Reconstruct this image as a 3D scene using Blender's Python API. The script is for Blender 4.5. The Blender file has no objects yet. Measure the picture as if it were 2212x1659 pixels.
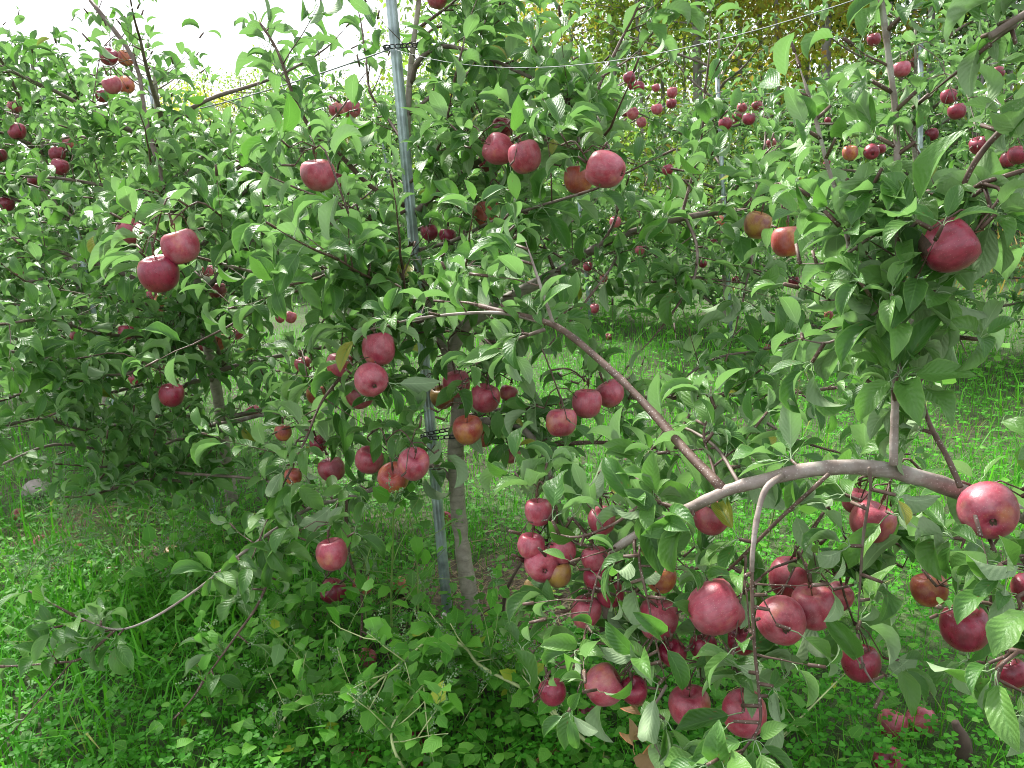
import bpy, math, random
import numpy as np
from mathutils import Vector, Matrix

rng = np.random.default_rng(11)
SC = bpy.context.scene
COL = SC.collection
PI = math.pi

# ------------------------------------------------------------------ camera
F_PX, CXP, CYP = 1800.0, 1106.0, 829.5          # focal length and centre in photo units (2212 wide)
PITCH, ROLL, EYE = math.radians(14.0), math.radians(4.0), 1.45
CAM = np.array([0.0, 0.0, EYE])
FW = np.array([0, math.cos(PITCH), -math.sin(PITCH)])
R0 = np.array([1.0, 0, 0]); U0 = np.array([0, math.sin(PITCH), math.cos(PITCH)])
RT = R0 * math.cos(ROLL) - U0 * math.sin(ROLL)
UP = U0 * math.cos(ROLL) + R0 * math.sin(ROLL)
cam_data = bpy.data.cameras.new('camera')
cam_data.sensor_width = 36.0
cam_data.lens = F_PX / 2212.0 * 36.0
cam_data.clip_start = 0.05; cam_data.clip_end = 2000
cam = bpy.data.objects.new('camera', cam_data); COL.objects.link(cam)
M = Matrix(((RT[0], UP[0], -FW[0], 0), (RT[1], UP[1], -FW[1], 0), (RT[2], UP[2], -FW[2], EYE), (0, 0, 0, 1)))
cam.matrix_world = M
SC.camera = cam

# ------------------------------------------------------------------ sky, sun, exposure
SUN_EL, SUN_AZ = math.radians(48), math.radians(-32)   # azimuth from +Y, negative = left
w = bpy.data.worlds.new('World'); SC.world = w; w.use_nodes = True
nt = w.node_tree; nt.nodes.clear()
out = nt.nodes.new('ShaderNodeOutputWorld'); bg = nt.nodes.new('ShaderNodeBackground')
sky = nt.nodes.new('ShaderNodeTexSky'); sky.sky_type = 'NISHITA'; sky.sun_disc = False
sky.sun_elevation = SUN_EL; sky.sun_rotation = SUN_AZ; sky.air_density = 1.0; sky.dust_density = 3.0
mx = nt.nodes.new('ShaderNodeMix'); mx.data_type = 'RGBA'; mx.inputs[0].default_value = 0.78
mx.inputs[7].default_value = (9.6, 9.9, 10.4, 1)        # cloud layer: even white overcast
nt.links.new(sky.outputs[0], mx.inputs[6]); nt.links.new(mx.outputs[2], bg.inputs[0])
bg.inputs[1].default_value = 0.085
nt.links.new(bg.outputs[0], out.inputs[0])
sl = bpy.data.lights.new('sun', 'SUN'); sl.energy = 5.0; sl.angle = math.radians(9); sl.color = (1, .96, .9)
so = bpy.data.objects.new('sun', sl); COL.objects.link(so)
sdir = Vector((math.sin(SUN_AZ) * math.cos(SUN_EL), math.cos(SUN_AZ) * math.cos(SUN_EL), math.sin(SUN_EL)))
so.rotation_euler = sdir.to_track_quat('Z', 'Y').to_euler()
SC.view_settings.view_transform = 'Standard'; SC.view_settings.look = 'None'
SC.view_settings.exposure = 1.18; SC.view_settings.gamma = 1.0; SC.view_settings.use_curve_mapping = False
SC.cycles.filter_width = 1.0; SC.cycles.max_bounces = 7; SC.cycles.diffuse_bounces = 2; SC.cycles.glossy_bounces = 2
SC.cycles.transmission_bounces = 3; SC.cycles.transparent_max_bounces = 4

# ------------------------------------------------------------------ geometry of the view (used to place things at real depths)
def ray(px, py):
    return FW + RT * ((px - CXP) / F_PX) - UP * ((py - CYP) / F_PX)
def P(px, py, dep):
    return CAM + ray(px, py) * dep
def G(px, py, z=0.0):
    r = ray(px, py); return CAM + r * ((z - EYE) / r[2])
def gdepth(px, py, z=0.0):
    r = ray(px, py); return (z - EYE) / r[2]
def proj(pts):
    q = np.asarray(pts, float) - CAM
    d = q @ FW
    ds = np.where(np.abs(d) < 1e-6, 1e-6, d)
    return CXP + F_PX * (q @ RT) / ds, CYP - F_PX * (q @ UP) / ds, d
def nz(v):
    v = np.asarray(v, float); return v / (np.linalg.norm(v) + 1e-12)
vp = ray(-569, 498); ROWD = nz([vp[0], vp[1], 0.0])        # direction the orchard rows run in
ROWN = np.array([-ROWD[1], ROWD[0], 0.0]); ROWN = ROWN if ROWN[1] > 0 else -ROWN
BASE_A = G(1022, 1348)
def rowpt(t, off=0.0):
    return BASE_A + ROWD * t + ROWN * off

# ------------------------------------------------------------------ materials
MATS = {}
def mat(name):
    m = bpy.data.materials.new(name); m.use_nodes = True
    n = m.node_tree; b = n.nodes['Principled BSDF']; MATS[name] = m
    return m, n, b
def node(n, t, **kw):
    x = n.nodes.new(t)
    for k, v in kw.items(): setattr(x, k, v)
    return x
def noise(n, scale, detail=4, vec=None, rough=.55):
    x = node(n, 'ShaderNodeTexNoise'); x.inputs['Scale'].default_value = scale
    x.inputs['Detail'].default_value = detail; x.inputs['Roughness'].default_value = rough
    if vec is not None: n.links.new(vec, x.inputs['Vector'])
    return x
def ramp(n, fac, stops):
    r = node(n, 'ShaderNodeValToRGB'); e = r.color_ramp.elements
    while len(e) < len(stops): e.new(.5)
    for i, (p, c) in enumerate(stops): e[i].position = p; e[i].color = (*c, 1)
    n.links.new(fac, r.inputs[0]); return r
def mixc(n, fac, a, b, mode='MIX'):
    x = node(n, 'ShaderNodeMix'); x.data_type = 'RGBA'; x.blend_type = mode
    for s, v in ((0, fac), (6, a), (7, b)):
        if hasattr(v, 'links') or isinstance(v, bpy.types.NodeSocket): n.links.new(v, x.inputs[s])
        elif isinstance(v, (int, float)): x.inputs[s].default_value = v
        else: x.inputs[s].default_value = (*v, 1)
    return x.outputs[2]
def math1(n, op, a, b=None, clamp=False):
    x = node(n, 'ShaderNodeMath', operation=op); x.use_clamp = clamp
    for i, v in enumerate((a, b)):
        if v is None: continue
        if isinstance(v, (int, float)): x.inputs[i].default_value = v
        else: n.links.new(v, x.inputs[i])
    return x.outputs[0]

def leaf_material(name, top, var, under, trans=.22, rough=.36, veins=True, spec=.5, yellow=0.0, ycol=(.30, .26, .03)):
    m, n, b = mat(name)
    geo = node(n, 'ShaderNodeNewGeometry'); oi = node(n, 'ShaderNodeObjectInfo')
    rnd = math1(n, 'FRACT', math1(n, 'ADD', geo.outputs['Random Per Island'], oi.outputs['Random']))
    stops = [(0.0, tuple(c * .62 for c in top)), (.45, top), (.85, var), (1.0, var)]
    base = ramp(n, rnd, stops).outputs[0]
    if yellow > 0:
        r2 = math1(n, 'FRACT', math1(n, 'MULTIPLY', rnd, 57.31))
        base = mixc(n, math1(n, 'LESS_THAN', r2, yellow), base, ycol)
    tc = node(n, 'ShaderNodeTexCoord')
    nm = noise(n, 3.0, 3, tc.outputs['UV'])
    base = mixc(n, math1(n, 'MULTIPLY', nm.outputs[0], .35), base, tuple(c * 1.35 for c in var))
    und = mixc(n, math1(n, 'MULTIPLY', rnd, .5), under, tuple(c * .75 for c in under))
    hgt = None
    if veins:
        sep = node(n, 'ShaderNodeSeparateXYZ'); n.links.new(tc.outputs['UV'], sep.inputs[0])
        ax = math1(n, 'ABSOLUTE', math1(n, 'SUBTRACT', sep.outputs[0], .5))
        mid = math1(n, 'LESS_THAN', ax, .03)
        ph = math1(n, 'SUBTRACT', math1(n, 'MULTIPLY', sep.outputs[1], 52.0), math1(n, 'MULTIPLY', ax, 30.0))
        sn = math1(n, 'SINE', ph)
        lat = math1(n, 'MULTIPLY', math1(n, 'GREATER_THAN', sn, .95), .14)
        v = math1(n, 'MAXIMUM', math1(n, 'MULTIPLY', mid, .75), lat)
        base = mixc(n, v, base, (top[0] * 2.6, top[1] * 1.9, top[2] * 2.2))
        vo = node(n, 'ShaderNodeTexVoronoi'); vo.inputs['Scale'].default_value = 3.5; n.links.new(tc.outputs['UV'], vo.inputs['Vector'])
        spot = math1(n, 'MULTIPLY', math1(n, 'LESS_THAN', vo.outputs['Distance'], .11), math1(n, 'GREATER_THAN', math1(n, 'FRACT', math1(n, 'MULTIPLY', rnd, 91.7)), .74))
        base = mixc(n, math1(n, 'MULTIPLY', spot, .8), base, (.16, .09, .035))
        edge = math1(n, 'MULTIPLY', math1(n, 'GREATER_THAN', ax, .455), .55)
        base = mixc(n, edge, base, (top[0] * 4, top[1] * 2.3, top[2] * 3))
        und = mixc(n, v, und, tuple(min(.6, c * 1.35) for c in under)); und = mixc(n, math1(n, 'MULTIPLY', lat, 1.6), und, tuple(c * .6 for c in under))
        hgt = math1(n, 'ADD', math1(n, 'MULTIPLY', sn, .35), math1(n, 'MULTIPLY', noise(n, 26, 3, tc.outputs['UV']).outputs[0], 1.3))
    col = mixc(n, geo.outputs['Backfacing'], base, und)
    n.links.new(col, b.inputs['Base Color'])
    ro = math1(n, 'ADD', math1(n, 'MULTIPLY', geo.outputs['Backfacing'], .34), math1(n, 'ADD', math1(n, 'MULTIPLY', nm.outputs[0], .16), rough - .08))
    n.links.new(ro, b.inputs['Roughness'])
    b.inputs['Specular IOR Level'].default_value = spec
    if hgt is not None:
        bp = node(n, 'ShaderNodeBump'); bp.inputs['Strength'].default_value = .3; bp.inputs['Distance'].default_value = .004
        n.links.new(hgt, bp.inputs['Height']); n.links.new(bp.outputs[0], b.inputs['Normal'])
    tr = node(n, 'ShaderNodeBsdfTranslucent')
    n.links.new(mixc(n, .65, col, (min(1, var[0] * 1.9), min(1, var[1] * 2.4), var[2] * 1.3)), tr.inputs[0])
    ms = node(n, 'ShaderNodeMixShader'); ms.inputs[0].default_value = trans
    o = n.nodes['Material Output']
    n.links.new(b.outputs[0], ms.inputs[1]); n.links.new(tr.outputs[0], ms.inputs[2]); n.links.new(ms.outputs[0], o.inputs[0])
    return m

leaf_material('apple_leaf', (.041, .128, .025), (.108, .224, .050), (.28, .385, .215), trans=.28, yellow=.012, spec=.36)
leaf_material('apple_leaf_far', (.040, .122, .025), (.102, .212, .050), (.28, .375, .215), trans=.28, veins=False, yellow=.015, spec=.36)
leaf_material('clover_leaf', (.036, .175, .013), (.075, .29, .022), (.09, .25, .04), trans=.3, rough=.5, veins=False, spec=.18)
leaf_material('grass_blade', (.042, .205, .012), (.095, .33, .022), (.08, .24, .02), trans=.3, rough=.45, veins=False, spec=.22, yellow=.05, ycol=(.34, .30, .10))
leaf_material('weed_leaf', (.050, .185, .018), (.115, .31, .032), (.15, .27, .10), trans=.3, rough=.5, veins=True, spec=.3, yellow=.012, ycol=(.34, .36, .03))
leaf_material('bush_leaf', (.030, .075, .018), (.06, .13, .022), (.07, .12, .04), trans=.2, rough=.5, veins=False, spec=.3)
leaf_material('wood_leaf_green', (.08, .15, .028), (.20, .27, .05), (.14, .2, .05), trans=.45, rough=.5, veins=False, spec=.3, yellow=.10, ycol=(.36, .17, .03))
leaf_material('wood_leaf_gold', (.21, .255, .035), (.42, .39, .06), (.26, .28, .07), trans=.5, rough=.5, veins=False, spec=.3, yellow=.22, ycol=(.40, .14, .025))
leaf_material('wood_leaf_rust', (.22, .19, .035), (.36, .25, .05), (.25, .18, .05), trans=.5, rough=.5, veins=False, spec=.3, yellow=.4, ycol=(.10, .15, .03))
leaf_material('dry_leaf', (.24, .13, .05), (.34, .20, .08), (.30, .19, .09), trans=.15, rough=.6)
leaf_material('yellow_leaf', (.5, .32, .03), (.6, .42, .05), (.5, .38, .1), trans=.2, rough=.5)
leaf_material('straw', (.17, .125, .07), (.30, .24, .14), (.38, .3, .18), trans=.05, rough=.7, veins=False, spec=.2)
leaf_material('dry_fern', (.20, .12, .04), (.28, .19, .06), (.28, .2, .08), trans=.2, rough=.6, veins=False, spec=.2)

def bark(name, a, bcol, c, scale=30, bump=.5, spots=0.0, rings=0.0):
    m, n, b = mat(name)
    tc = node(n, 'ShaderNodeTexCoord')
    n1 = noise(n, scale, 6, tc.outputs['Object']); n2 = noise(n, scale * 4.5, 3, tc.outputs['Object'])
    col = ramp(n, n1.outputs[0], [(.3, a), (.52, bcol), (.75, c)]).outputs[0]
    col = mixc(n, math1(n, 'MULTIPLY', n2.outputs[0], .4), col, tuple(x * .45 for x in a))
    if rings:
        mp = node(n, 'ShaderNodeMapping'); mp.inputs['Scale'].default_value = (9, 9, 75); n.links.new(tc.outputs['Object'], mp.inputs[0]); rg = noise(n, 1.0, 3, mp.outputs[0])
        col = mixc(n, math1(n, 'MULTIPLY', ramp(n, rg.outputs[0], [(.56, (0, 0, 0)), (.66, (1, 1, 1))]).outputs[0], rings), col, (.12, .095, .07))
        lich = noise(n, 11, 4, tc.outputs['Object']); col = mixc(n, math1(n, 'MULTIPLY', ramp(n, lich.outputs[0], [(.6, (0, 0, 0)), (.68, (1, 1, 1))]).outputs[0], .5), col, (.42, .43, .36))
    if spots:
        v = node(n, 'ShaderNodeTexVoronoi'); v.inputs['Scale'].default_value = 190; n.links.new(tc.outputs['Object'], v.inputs['Vector'])
        col = mixc(n, math1(n, 'MULTIPLY', math1(n, 'LESS_THAN', v.outputs['Distance'], .2), spots), col, (.5, .46, .42))
    n.links.new(col, b.inputs['Base Color']); b.inputs['Roughness'].default_value = .62
    bp = node(n, 'ShaderNodeBump'); bp.inputs['Strength'].default_value = bump; bp.inputs['Distance'].default_value = .004
    n.links.new(n1.outputs[0], bp.inputs['Height']); n.links.new(bp.outputs[0], b.inputs['Normal'])
    return m
bark('bark_grey', (.22, .19, .145), (.34, .30, .24), (.47, .42, .35), 34, .8, 0, .55)
bark('bark_limb', (.16, .115, .095), (.30, .24, .21), (.46, .41, .38), 26, .7, .45, .4)
bark('bark_red', (.07, .04, .028), (.125, .07, .05), (.21, .145, .115), 40, .4, .6)
bark('bark_twig', (.12, .085, .065), (.19, .14, .115), (.30, .25, .22), 40, .3)
bark('bark_wood', (.16, .14, .12), (.27, .25, .22), (.40, .38, .34), 6, .4)

def apple_material(name, dark, mid, light, patch, pfac, bloom=.3, rough=.26, dots=.5):
    m, n, b = mat(name)
    tc = node(n, 'ShaderNodeTexCoord'); oi = node(n, 'ShaderNodeObjectInfo')
    off = node(n, 'ShaderNodeVectorMath', operation='ADD'); n.links.new(tc.outputs['Object'], off.inputs[0])
    cmb = node(n, 'ShaderNodeCombineXYZ')
    for i in range(3): n.links.new(math1(n, 'MULTIPLY', oi.outputs['Random'], 7.3 + 5 * i), cmb.inputs[i])
    n.links.new(cmb.outputs[0], off.inputs[1]); vec = off.outputs[0]
    n1 = noise(n, 2.2, 3, vec)
    col = ramp(n, n1.outputs[0], [(.32, dark), (.52, mid), (.72, light)]).outputs[0]
    # streaks that run from stem to calyx
    mp = node(n, 'ShaderNodeMapping'); mp.inputs['Scale'].default_value = (9, 9, 1.1); n.links.new(vec, mp.inputs[0])
    st = noise(n, 2.0, 4, mp.outputs[0], .65)
    col = mixc(n, math1(n, 'MULTIPLY', ramp(n, st.outputs[0], [(.45, (0, 0, 0)), (.7, (1, 1, 1))]).outputs[0], .45), col, tuple(x * .55 for x in dark))
    # ground colour and russet showing through on one side
    n3 = noise(n, 1.1, 5, vec, .6)
    sep = node(n, 'ShaderNodeSeparateXYZ'); n.links.new(tc.outputs['Object'], sep.inputs[0])
    pm = ramp(n, n3.outputs[0], [(.56 - pfac, (0, 0, 0)), (.74 - pfac, (1, 1, 1))]).outputs[0]
    col = mixc(n, math1(n, 'MULTIPLY', pm, .85), col, patch)
    # pale lenticels and waxy bloom
    v = node(n, 'ShaderNodeTexVoronoi'); v.inputs['Scale'].default_value = 24; n.links.new(vec, v.inputs['Vector'])
    col = mixc(n, math1(n, 'MULTIPLY', math1(n, 'LESS_THAN', v.outputs['Distance'], .15), dots), col, (.62, .36, .30))
    n4 = noise(n, 3.5, 4, vec)
    col = mixc(n, math1(n, 'MULTIPLY', ramp(n, n4.outputs[0], [(.4, (0, 0, 0)), (.8, (1, 1, 1))]).outputs[0], bloom), col, (.58, .32, .37))
    n.links.new(col, b.inputs['Base Color'])
    n.links.new(math1(n, 'ADD', math1(n, 'MULTIPLY', n4.outputs[0], .3), rough), b.inputs['Roughness'])
    b.inputs['Specular IOR Level'].default_value = .62
    b.inputs['Sheen Weight'].default_value = .12; b.inputs['Sheen Roughness'].default_value = .4
    b.inputs['Sheen Tint'].default_value = (.9, .6, .7, 1)
    bp = node(n, 'ShaderNodeBump'); bp.inputs['Strength'].default_value = .06; bp.inputs['Distance'].default_value = .02
    n.links.new(noise(n, 22, 3, vec).outputs[0], bp.inputs['Height']); n.links.new(bp.outputs[0], b.inputs['Normal'])
apple_material('apple_red', (.28, .020, .048), (.42, .048, .085), (.52, .105, .14), (.52, .22, .07), -.015, .42)
apple_material('apple_dark', (.16, .006, .026), (.27, .013, .045), (.36, .035, .075), (.32, .06, .03), -.10, .12, .16, .28)
apple_material('apple_orange', (.33, .035, .035), (.42, .080, .045), (.50, .15, .06), (.58, .27, .06), .06)
apple_material('apple_russet', (.20, .04, .02), (.30, .10, .03), (.38, .18, .045), (.42, .25, .05), .14)
apple_material('apple_pale', (.46, .26, .09), (.55, .36, .13), (.55, .42, .19), (.46, .20, .09), .02)

def simple(name, col, rough=.6, metal=0.0, nscale=None, var=.3):
    m, n, b = mat(name)
    b.inputs['Roughness'].default_value = rough; b.inputs['Metallic'].default_value = metal
    if nscale:
        tc = node(n, 'ShaderNodeTexCoord'); x = noise(n, nscale, 5, tc.outputs['Object'])
        n.links.new(ramp(n, x.outputs[0], [(.3, tuple(c * (1 - var) for c in col)), (.7, tuple(min(1, c * (1 + var)) for c in col))]).outputs[0], b.inputs['Base Color'])
    else: b.inputs['Base Color'].default_value = (*col, 1)
    return m
simple('galvanised', (.36, .43, .43), .48, .7, 14, .5)
simple('wire_metal', (.20, .22, .23), .6, .2)
simple('black_plastic', (.02, .022, .025), .4)
simple('apple_stem', (.14, .075, .03), .7)
simple('calyx_brown', (.10, .07, .04), .8, 0, 60)
simple('weed_stem', (.20, .30, .08), .5, 0, 30)
simple('weed_stem_pale', (.40, .46, .20), .5, 0, 30)
simple('seed_green', (.17, .28, .12), .6, 0, 90)
simple('clover_white', (.75, .72, .66), .7)
simple('stone_grey', (.32, .28, .25), .8, 0, 20)
simple('dead_wood', (.09, .06, .045), .8, 0, 40)

# ------------------------------------------------------------------ mesh helpers
def mk_mesh(name, verts, polys, uvs=None, mats=(), smooth=True, mat_idx=None):
    """polys: list of (k,n) int arrays, one per polygon size."""
    me = bpy.data.meshes.new(name)
    verts = np.asarray(verts, np.float32)
    loops = np.concatenate([np.asarray(p, np.int32).ravel() for p in polys])
    tot = np.concatenate([np.full(len(p), np.asarray(p).shape[1], np.int32) for p in polys])
    start = np.concatenate([[0], np.cumsum(tot)[:-1]]).astype(np.int32)
    me.vertices.add(len(verts)); me.vertices.foreach_set('co', verts.ravel())
    me.loops.add(len(loops)); me.loops.foreach_set('vertex_index', loops)
    me.polygons.add(len(tot)); me.polygons.foreach_set('loop_start', start); me.polygons.foreach_set('loop_total', tot)
    if mat_idx is not None: me.polygons.foreach_set('material_index', np.asarray(mat_idx, np.int32))
    me.polygons.foreach_set('use_smooth', np.full(len(tot), smooth, bool))
    if uvs is not None:
        uv = me.uv_layers.new(name='UVMap'); uv.data.foreach_set('uv', np.asarray(uvs, np.float32)[loops].ravel())
    for m in mats: me.materials.append(MATS[m])
    me.update(calc_edges=True)
    return me
def link(name, me, parent=None, loc=None, **props):
    o = bpy.data.objects.new(name, me); COL.objects.link(o)
    if parent is not None: o.parent = parent
    if loc is not None: o.location = tuple(loc)
    for k, v in props.items():
        if v: o[k] = v
    return o
def empty(name, loc, label, cat, group=None):
    return link(name, None, None, loc, label=label, category=cat, group=group)

def smooth_path(pts, radii, sub=4):
    pts = np.asarray(pts, float); radii = np.asarray(radii, float)
    if len(pts) < 3:
        t = np.linspace(0, 1, sub + 1)[:, None]
        return pts[0] * (1 - t) + pts[-1] * t, radii[0] * (1 - t[:, 0]) + radii[-1] * t[:, 0]
    q = np.vstack([2 * pts[0] - pts[1], pts, 2 * pts[-1] - pts[-2]])
    o, r = [], []
    for i in range(len(pts) - 1):
        a, b, c, d = q[i:i + 4]
        for t in np.arange(sub) / sub:
            o.append(.5 * (2 * b + (c - a) * t + (2 * a - 5 * b + 4 * c - d) * t * t + (3 * b - a - 3 * c + d) * t ** 3))
            r.append(radii[i] * (1 - t) + radii[i + 1] * t)
    o.append(pts[-1]); r.append(radii[-1])
    return np.array(o), np.array(r)
class Tubes:
    def __init__(s): s.v = []; s.q = []; s.t = []; s.n = 0
    def add(s, pts, radii, sides=6, knobs=0.0):
        pts = np.asarray(pts, float); radii = np.asarray(radii, float)
        k = len(pts); tg = np.gradient(pts, axis=0); tg /= np.linalg.norm(tg, axis=1)[:, None] + 1e-12
        ref = np.array([0, 0, 1.0]) if abs(tg[0][2]) < .9 else np.array([1.0, 0, 0])
        a = nz(np.cross(tg[0], ref)); ang = np.arange(sides) * 2 * PI / sides
        rings = np.empty((k, sides, 3))
        for i in range(k):
            a = nz(a - tg[i] * (a @ tg[i])); b = np.cross(tg[i], a)
            rr = radii[i] * (1 + (rng.normal(0, knobs, sides) if knobs else 0))
            rings[i] = pts[i] + (np.cos(ang) * rr)[:, None] * a + (np.sin(ang) * rr)[:, None] * b
        s.v.append(rings.reshape(-1, 3)); base = s.n
        i = np.arange(k - 1)[:, None] * sides + base; j = np.arange(sides); j2 = (j + 1) % sides
        s.q.append(np.stack([i + j, i + j2, i + sides + j2, i + sides + j], -1).reshape(-1, 4))
        s.n += k * sides
        for e, rev in ((0, True), (k - 1, False)):     # caps
            s.v.append(pts[e:e + 1] + tg[e] * radii[e] * (.35 if not rev else -.35)); c = s.n; s.n += 1
            f = base + e * sides + j; g = base + e * sides + j2
            s.t.append(np.stack([np.full(sides, c), g, f] if rev else [np.full(sides, c), f, g], -1))
    def mesh(s, name, m, off=(0, 0, 0)):
        return mk_mesh(name, np.concatenate(s.v) - np.asarray(off), [np.concatenate(s.q), np.concatenate(s.t)], None, [m])
def tube_obj(name, pts, radii, m, parent, off, sides=8, sub=4, knobs=0.0):
    p, r = smooth_path(pts, radii, sub); t = Tubes(); t.add(p, r, sides, knobs)
    return link(name, t.mesh(name, m, off), parent)

# leaf templates: +Y along the blade, +Z the upper face
def leaf_tmpl(ns, fold, curl, twist, wide=.29, serr=.0, petiole=.28, cols=5, wave=0.0, point=1.0, widest=.85):
    s = np.linspace(0, 1, ns)
    wd = wide * np.clip(np.sin(PI * s ** widest), 0, 1) ** .78
    wd = wd * (1 - .35 * point * np.clip((s - .75) / .25, 0, 1))
    wd[0] = .012; wd[-1] = .004
    if serr: wd[1:-1] *= 1 + serr * np.where(np.arange(ns - 2) % 2 == 0, 1, -1)
    a = -curl * s ** 1.3                            # the blade bends over
    ds = 1.0 / (ns - 1); y = np.concatenate([[0], np.cumsum(np.cos(a[:-1]) * ds)]); z = np.concatenate([[0], np.cumsum(np.sin(a[:-1]) * ds)])
    us = np.linspace(-1, 1, cols); V = []; UV = []
    for i in range(ns):
        tw = twist * s[i]; nrm = np.array([0, -math.sin(a[i]), math.cos(a[i])])
        for u in us:
            x = u * wd[i]; h = abs(u) ** 1.2 * wd[i] * math.tan(fold) + wave * wd[i] * math.sin(s[i] * 9 + u * 2) * abs(u)
            xx = x * math.cos(fold * .7) * math.cos(tw) - h * math.sin(tw); hh = x * math.sin(tw) + h * math.cos(tw)
            V.append(np.array([xx, y[i], z[i]]) + nrm * hh); UV.append((.5 + .5 * u, s[i]))
    V = np.array(V); Q = []
    for i in range(ns - 1):
        for j in range(cols - 1):
            k = i * cols + j; Q.append((k, k + 1, k + cols + 1, k + cols))
    UV = np.array(UV)
    if petiole > 0:
        V[:, 1] += petiole; V[:, 2] += 0
        n0 = len(V); pv = []
        for yy, zz, r in ((0, -.02, .016), (petiole * .5, .03, .012), (petiole + .03, .0, .012)):
            for t in range(3): pv.append((math.cos(t * 2.094 + 1.57) * r, yy, zz + math.sin(t * 2.094 + 1.57) * r))
        V = np.vstack([V, pv]); UV = np.vstack([UV, np.full((9, 2), .5)])
        for i in range(2):
            for t in range(3):
                Q.append((n0 + i * 3 + t, n0 + i * 3 + (t + 1) % 3, n0 + i * 3 + 3 + (t + 1) % 3, n0 + i * 3 + 3 + t))
    return V, np.array(Q), UV
LEAF_HI = [leaf_tmpl(9, f, c, t, wide=wv, serr=.03, cols=5, wave=wa) for f, c, t, wv, wa in
           ((.5, .9, .2, .225, .15), (.7, 1.5, -.3, .22, .25), (.4, .5, .1, .24, .2), (.85, 1.8, .5, .22, .2), (.6, 1.2, -.25, .225, .35), (.45, 1.6, .6, .215, .2), (.75, .7, -.5, .21, .3), (.3, 1.1, .1, .26, .4))]
LEAF_LO = [leaf_tmpl(4, f, c, t, wide=wv, cols=3, petiole=.0) for f, c, t, wv in
           ((.5, .9, .2, .225), (.7, 1.5, -.3, .22), (.4, .5, .1, .25), (.85, 1.8, .5, .22), (.6, 1.2, -.25, .235), (.45, 1.6, .6, .225))]
LEAF_MED = [leaf_tmpl(7, f, c, t, wide=wv, cols=3, petiole=.25) for f, c, t, wv in
           ((.5, .9, .2, .225), (.7, 1.5, -.3, .22), (.4, .5, .1, .25), (.85, 1.8, .5, .22), (.6, 1.2, -.25, .235), (.45, 1.6, .6, .225))]
LEAF_MID = [leaf_tmpl(6, f, c, t, wide=wv, cols=3, petiole=.0) for f, c, t, wv in ((.35, .7, .2, .29), (.55, 1.2, -.3, .27), (.75, 1.5, .4, .27), (.3, 1.3, .5, .28))]
def frames(d, nrm):
    d = d / (np.linalg.norm(d, axis=1)[:, None] + 1e-9)
    n2 = nrm - d * np.sum(nrm * d, axis=1)[:, None]
    n2 /= np.linalg.norm(n2, axis=1)[:, None] + 1e-9
    return np.stack([np.cross(d, n2), d, n2], axis=2)        # columns X, Y, Z
def scatter_mesh(name, tmpls, pos, d, nrm, size, m, off=(0, 0, 0)):
    k = len(pos); fr = frames(d, nrm); which = rng.integers(0, len(tmpls), k)
    V, U, polys, n0 = [], [], {}, 0
    for i, (tv, tq, tu) in enumerate(tmpls):
        ix = np.where(which == i)[0]
        if not len(ix): continue
        vv = np.einsum('kij,vj->kvi', fr[ix], tv) * size[ix][:, None, None] + pos[ix][:, None, :]
        V.append(vv.reshape(-1, 3)); U.append(np.tile(tu, (len(ix), 1)))
        q = (tq[None] + (np.arange(len(ix)) * len(tv))[:, None, None] + n0).reshape(-1, tq.shape[1])
        polys.setdefault(tq.shape[1], []).append(q); n0 += len(ix) * len(tv)
    return mk_mesh(name, np.concatenate(V) - np.asarray(off), [np.concatenate(p) for p in polys.values()], np.concatenate(U), [m])
LEAF_MESH = [mk_mesh('leaf', v, [q], u, ['apple_leaf']) for v, q, u in LEAF_HI]

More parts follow.
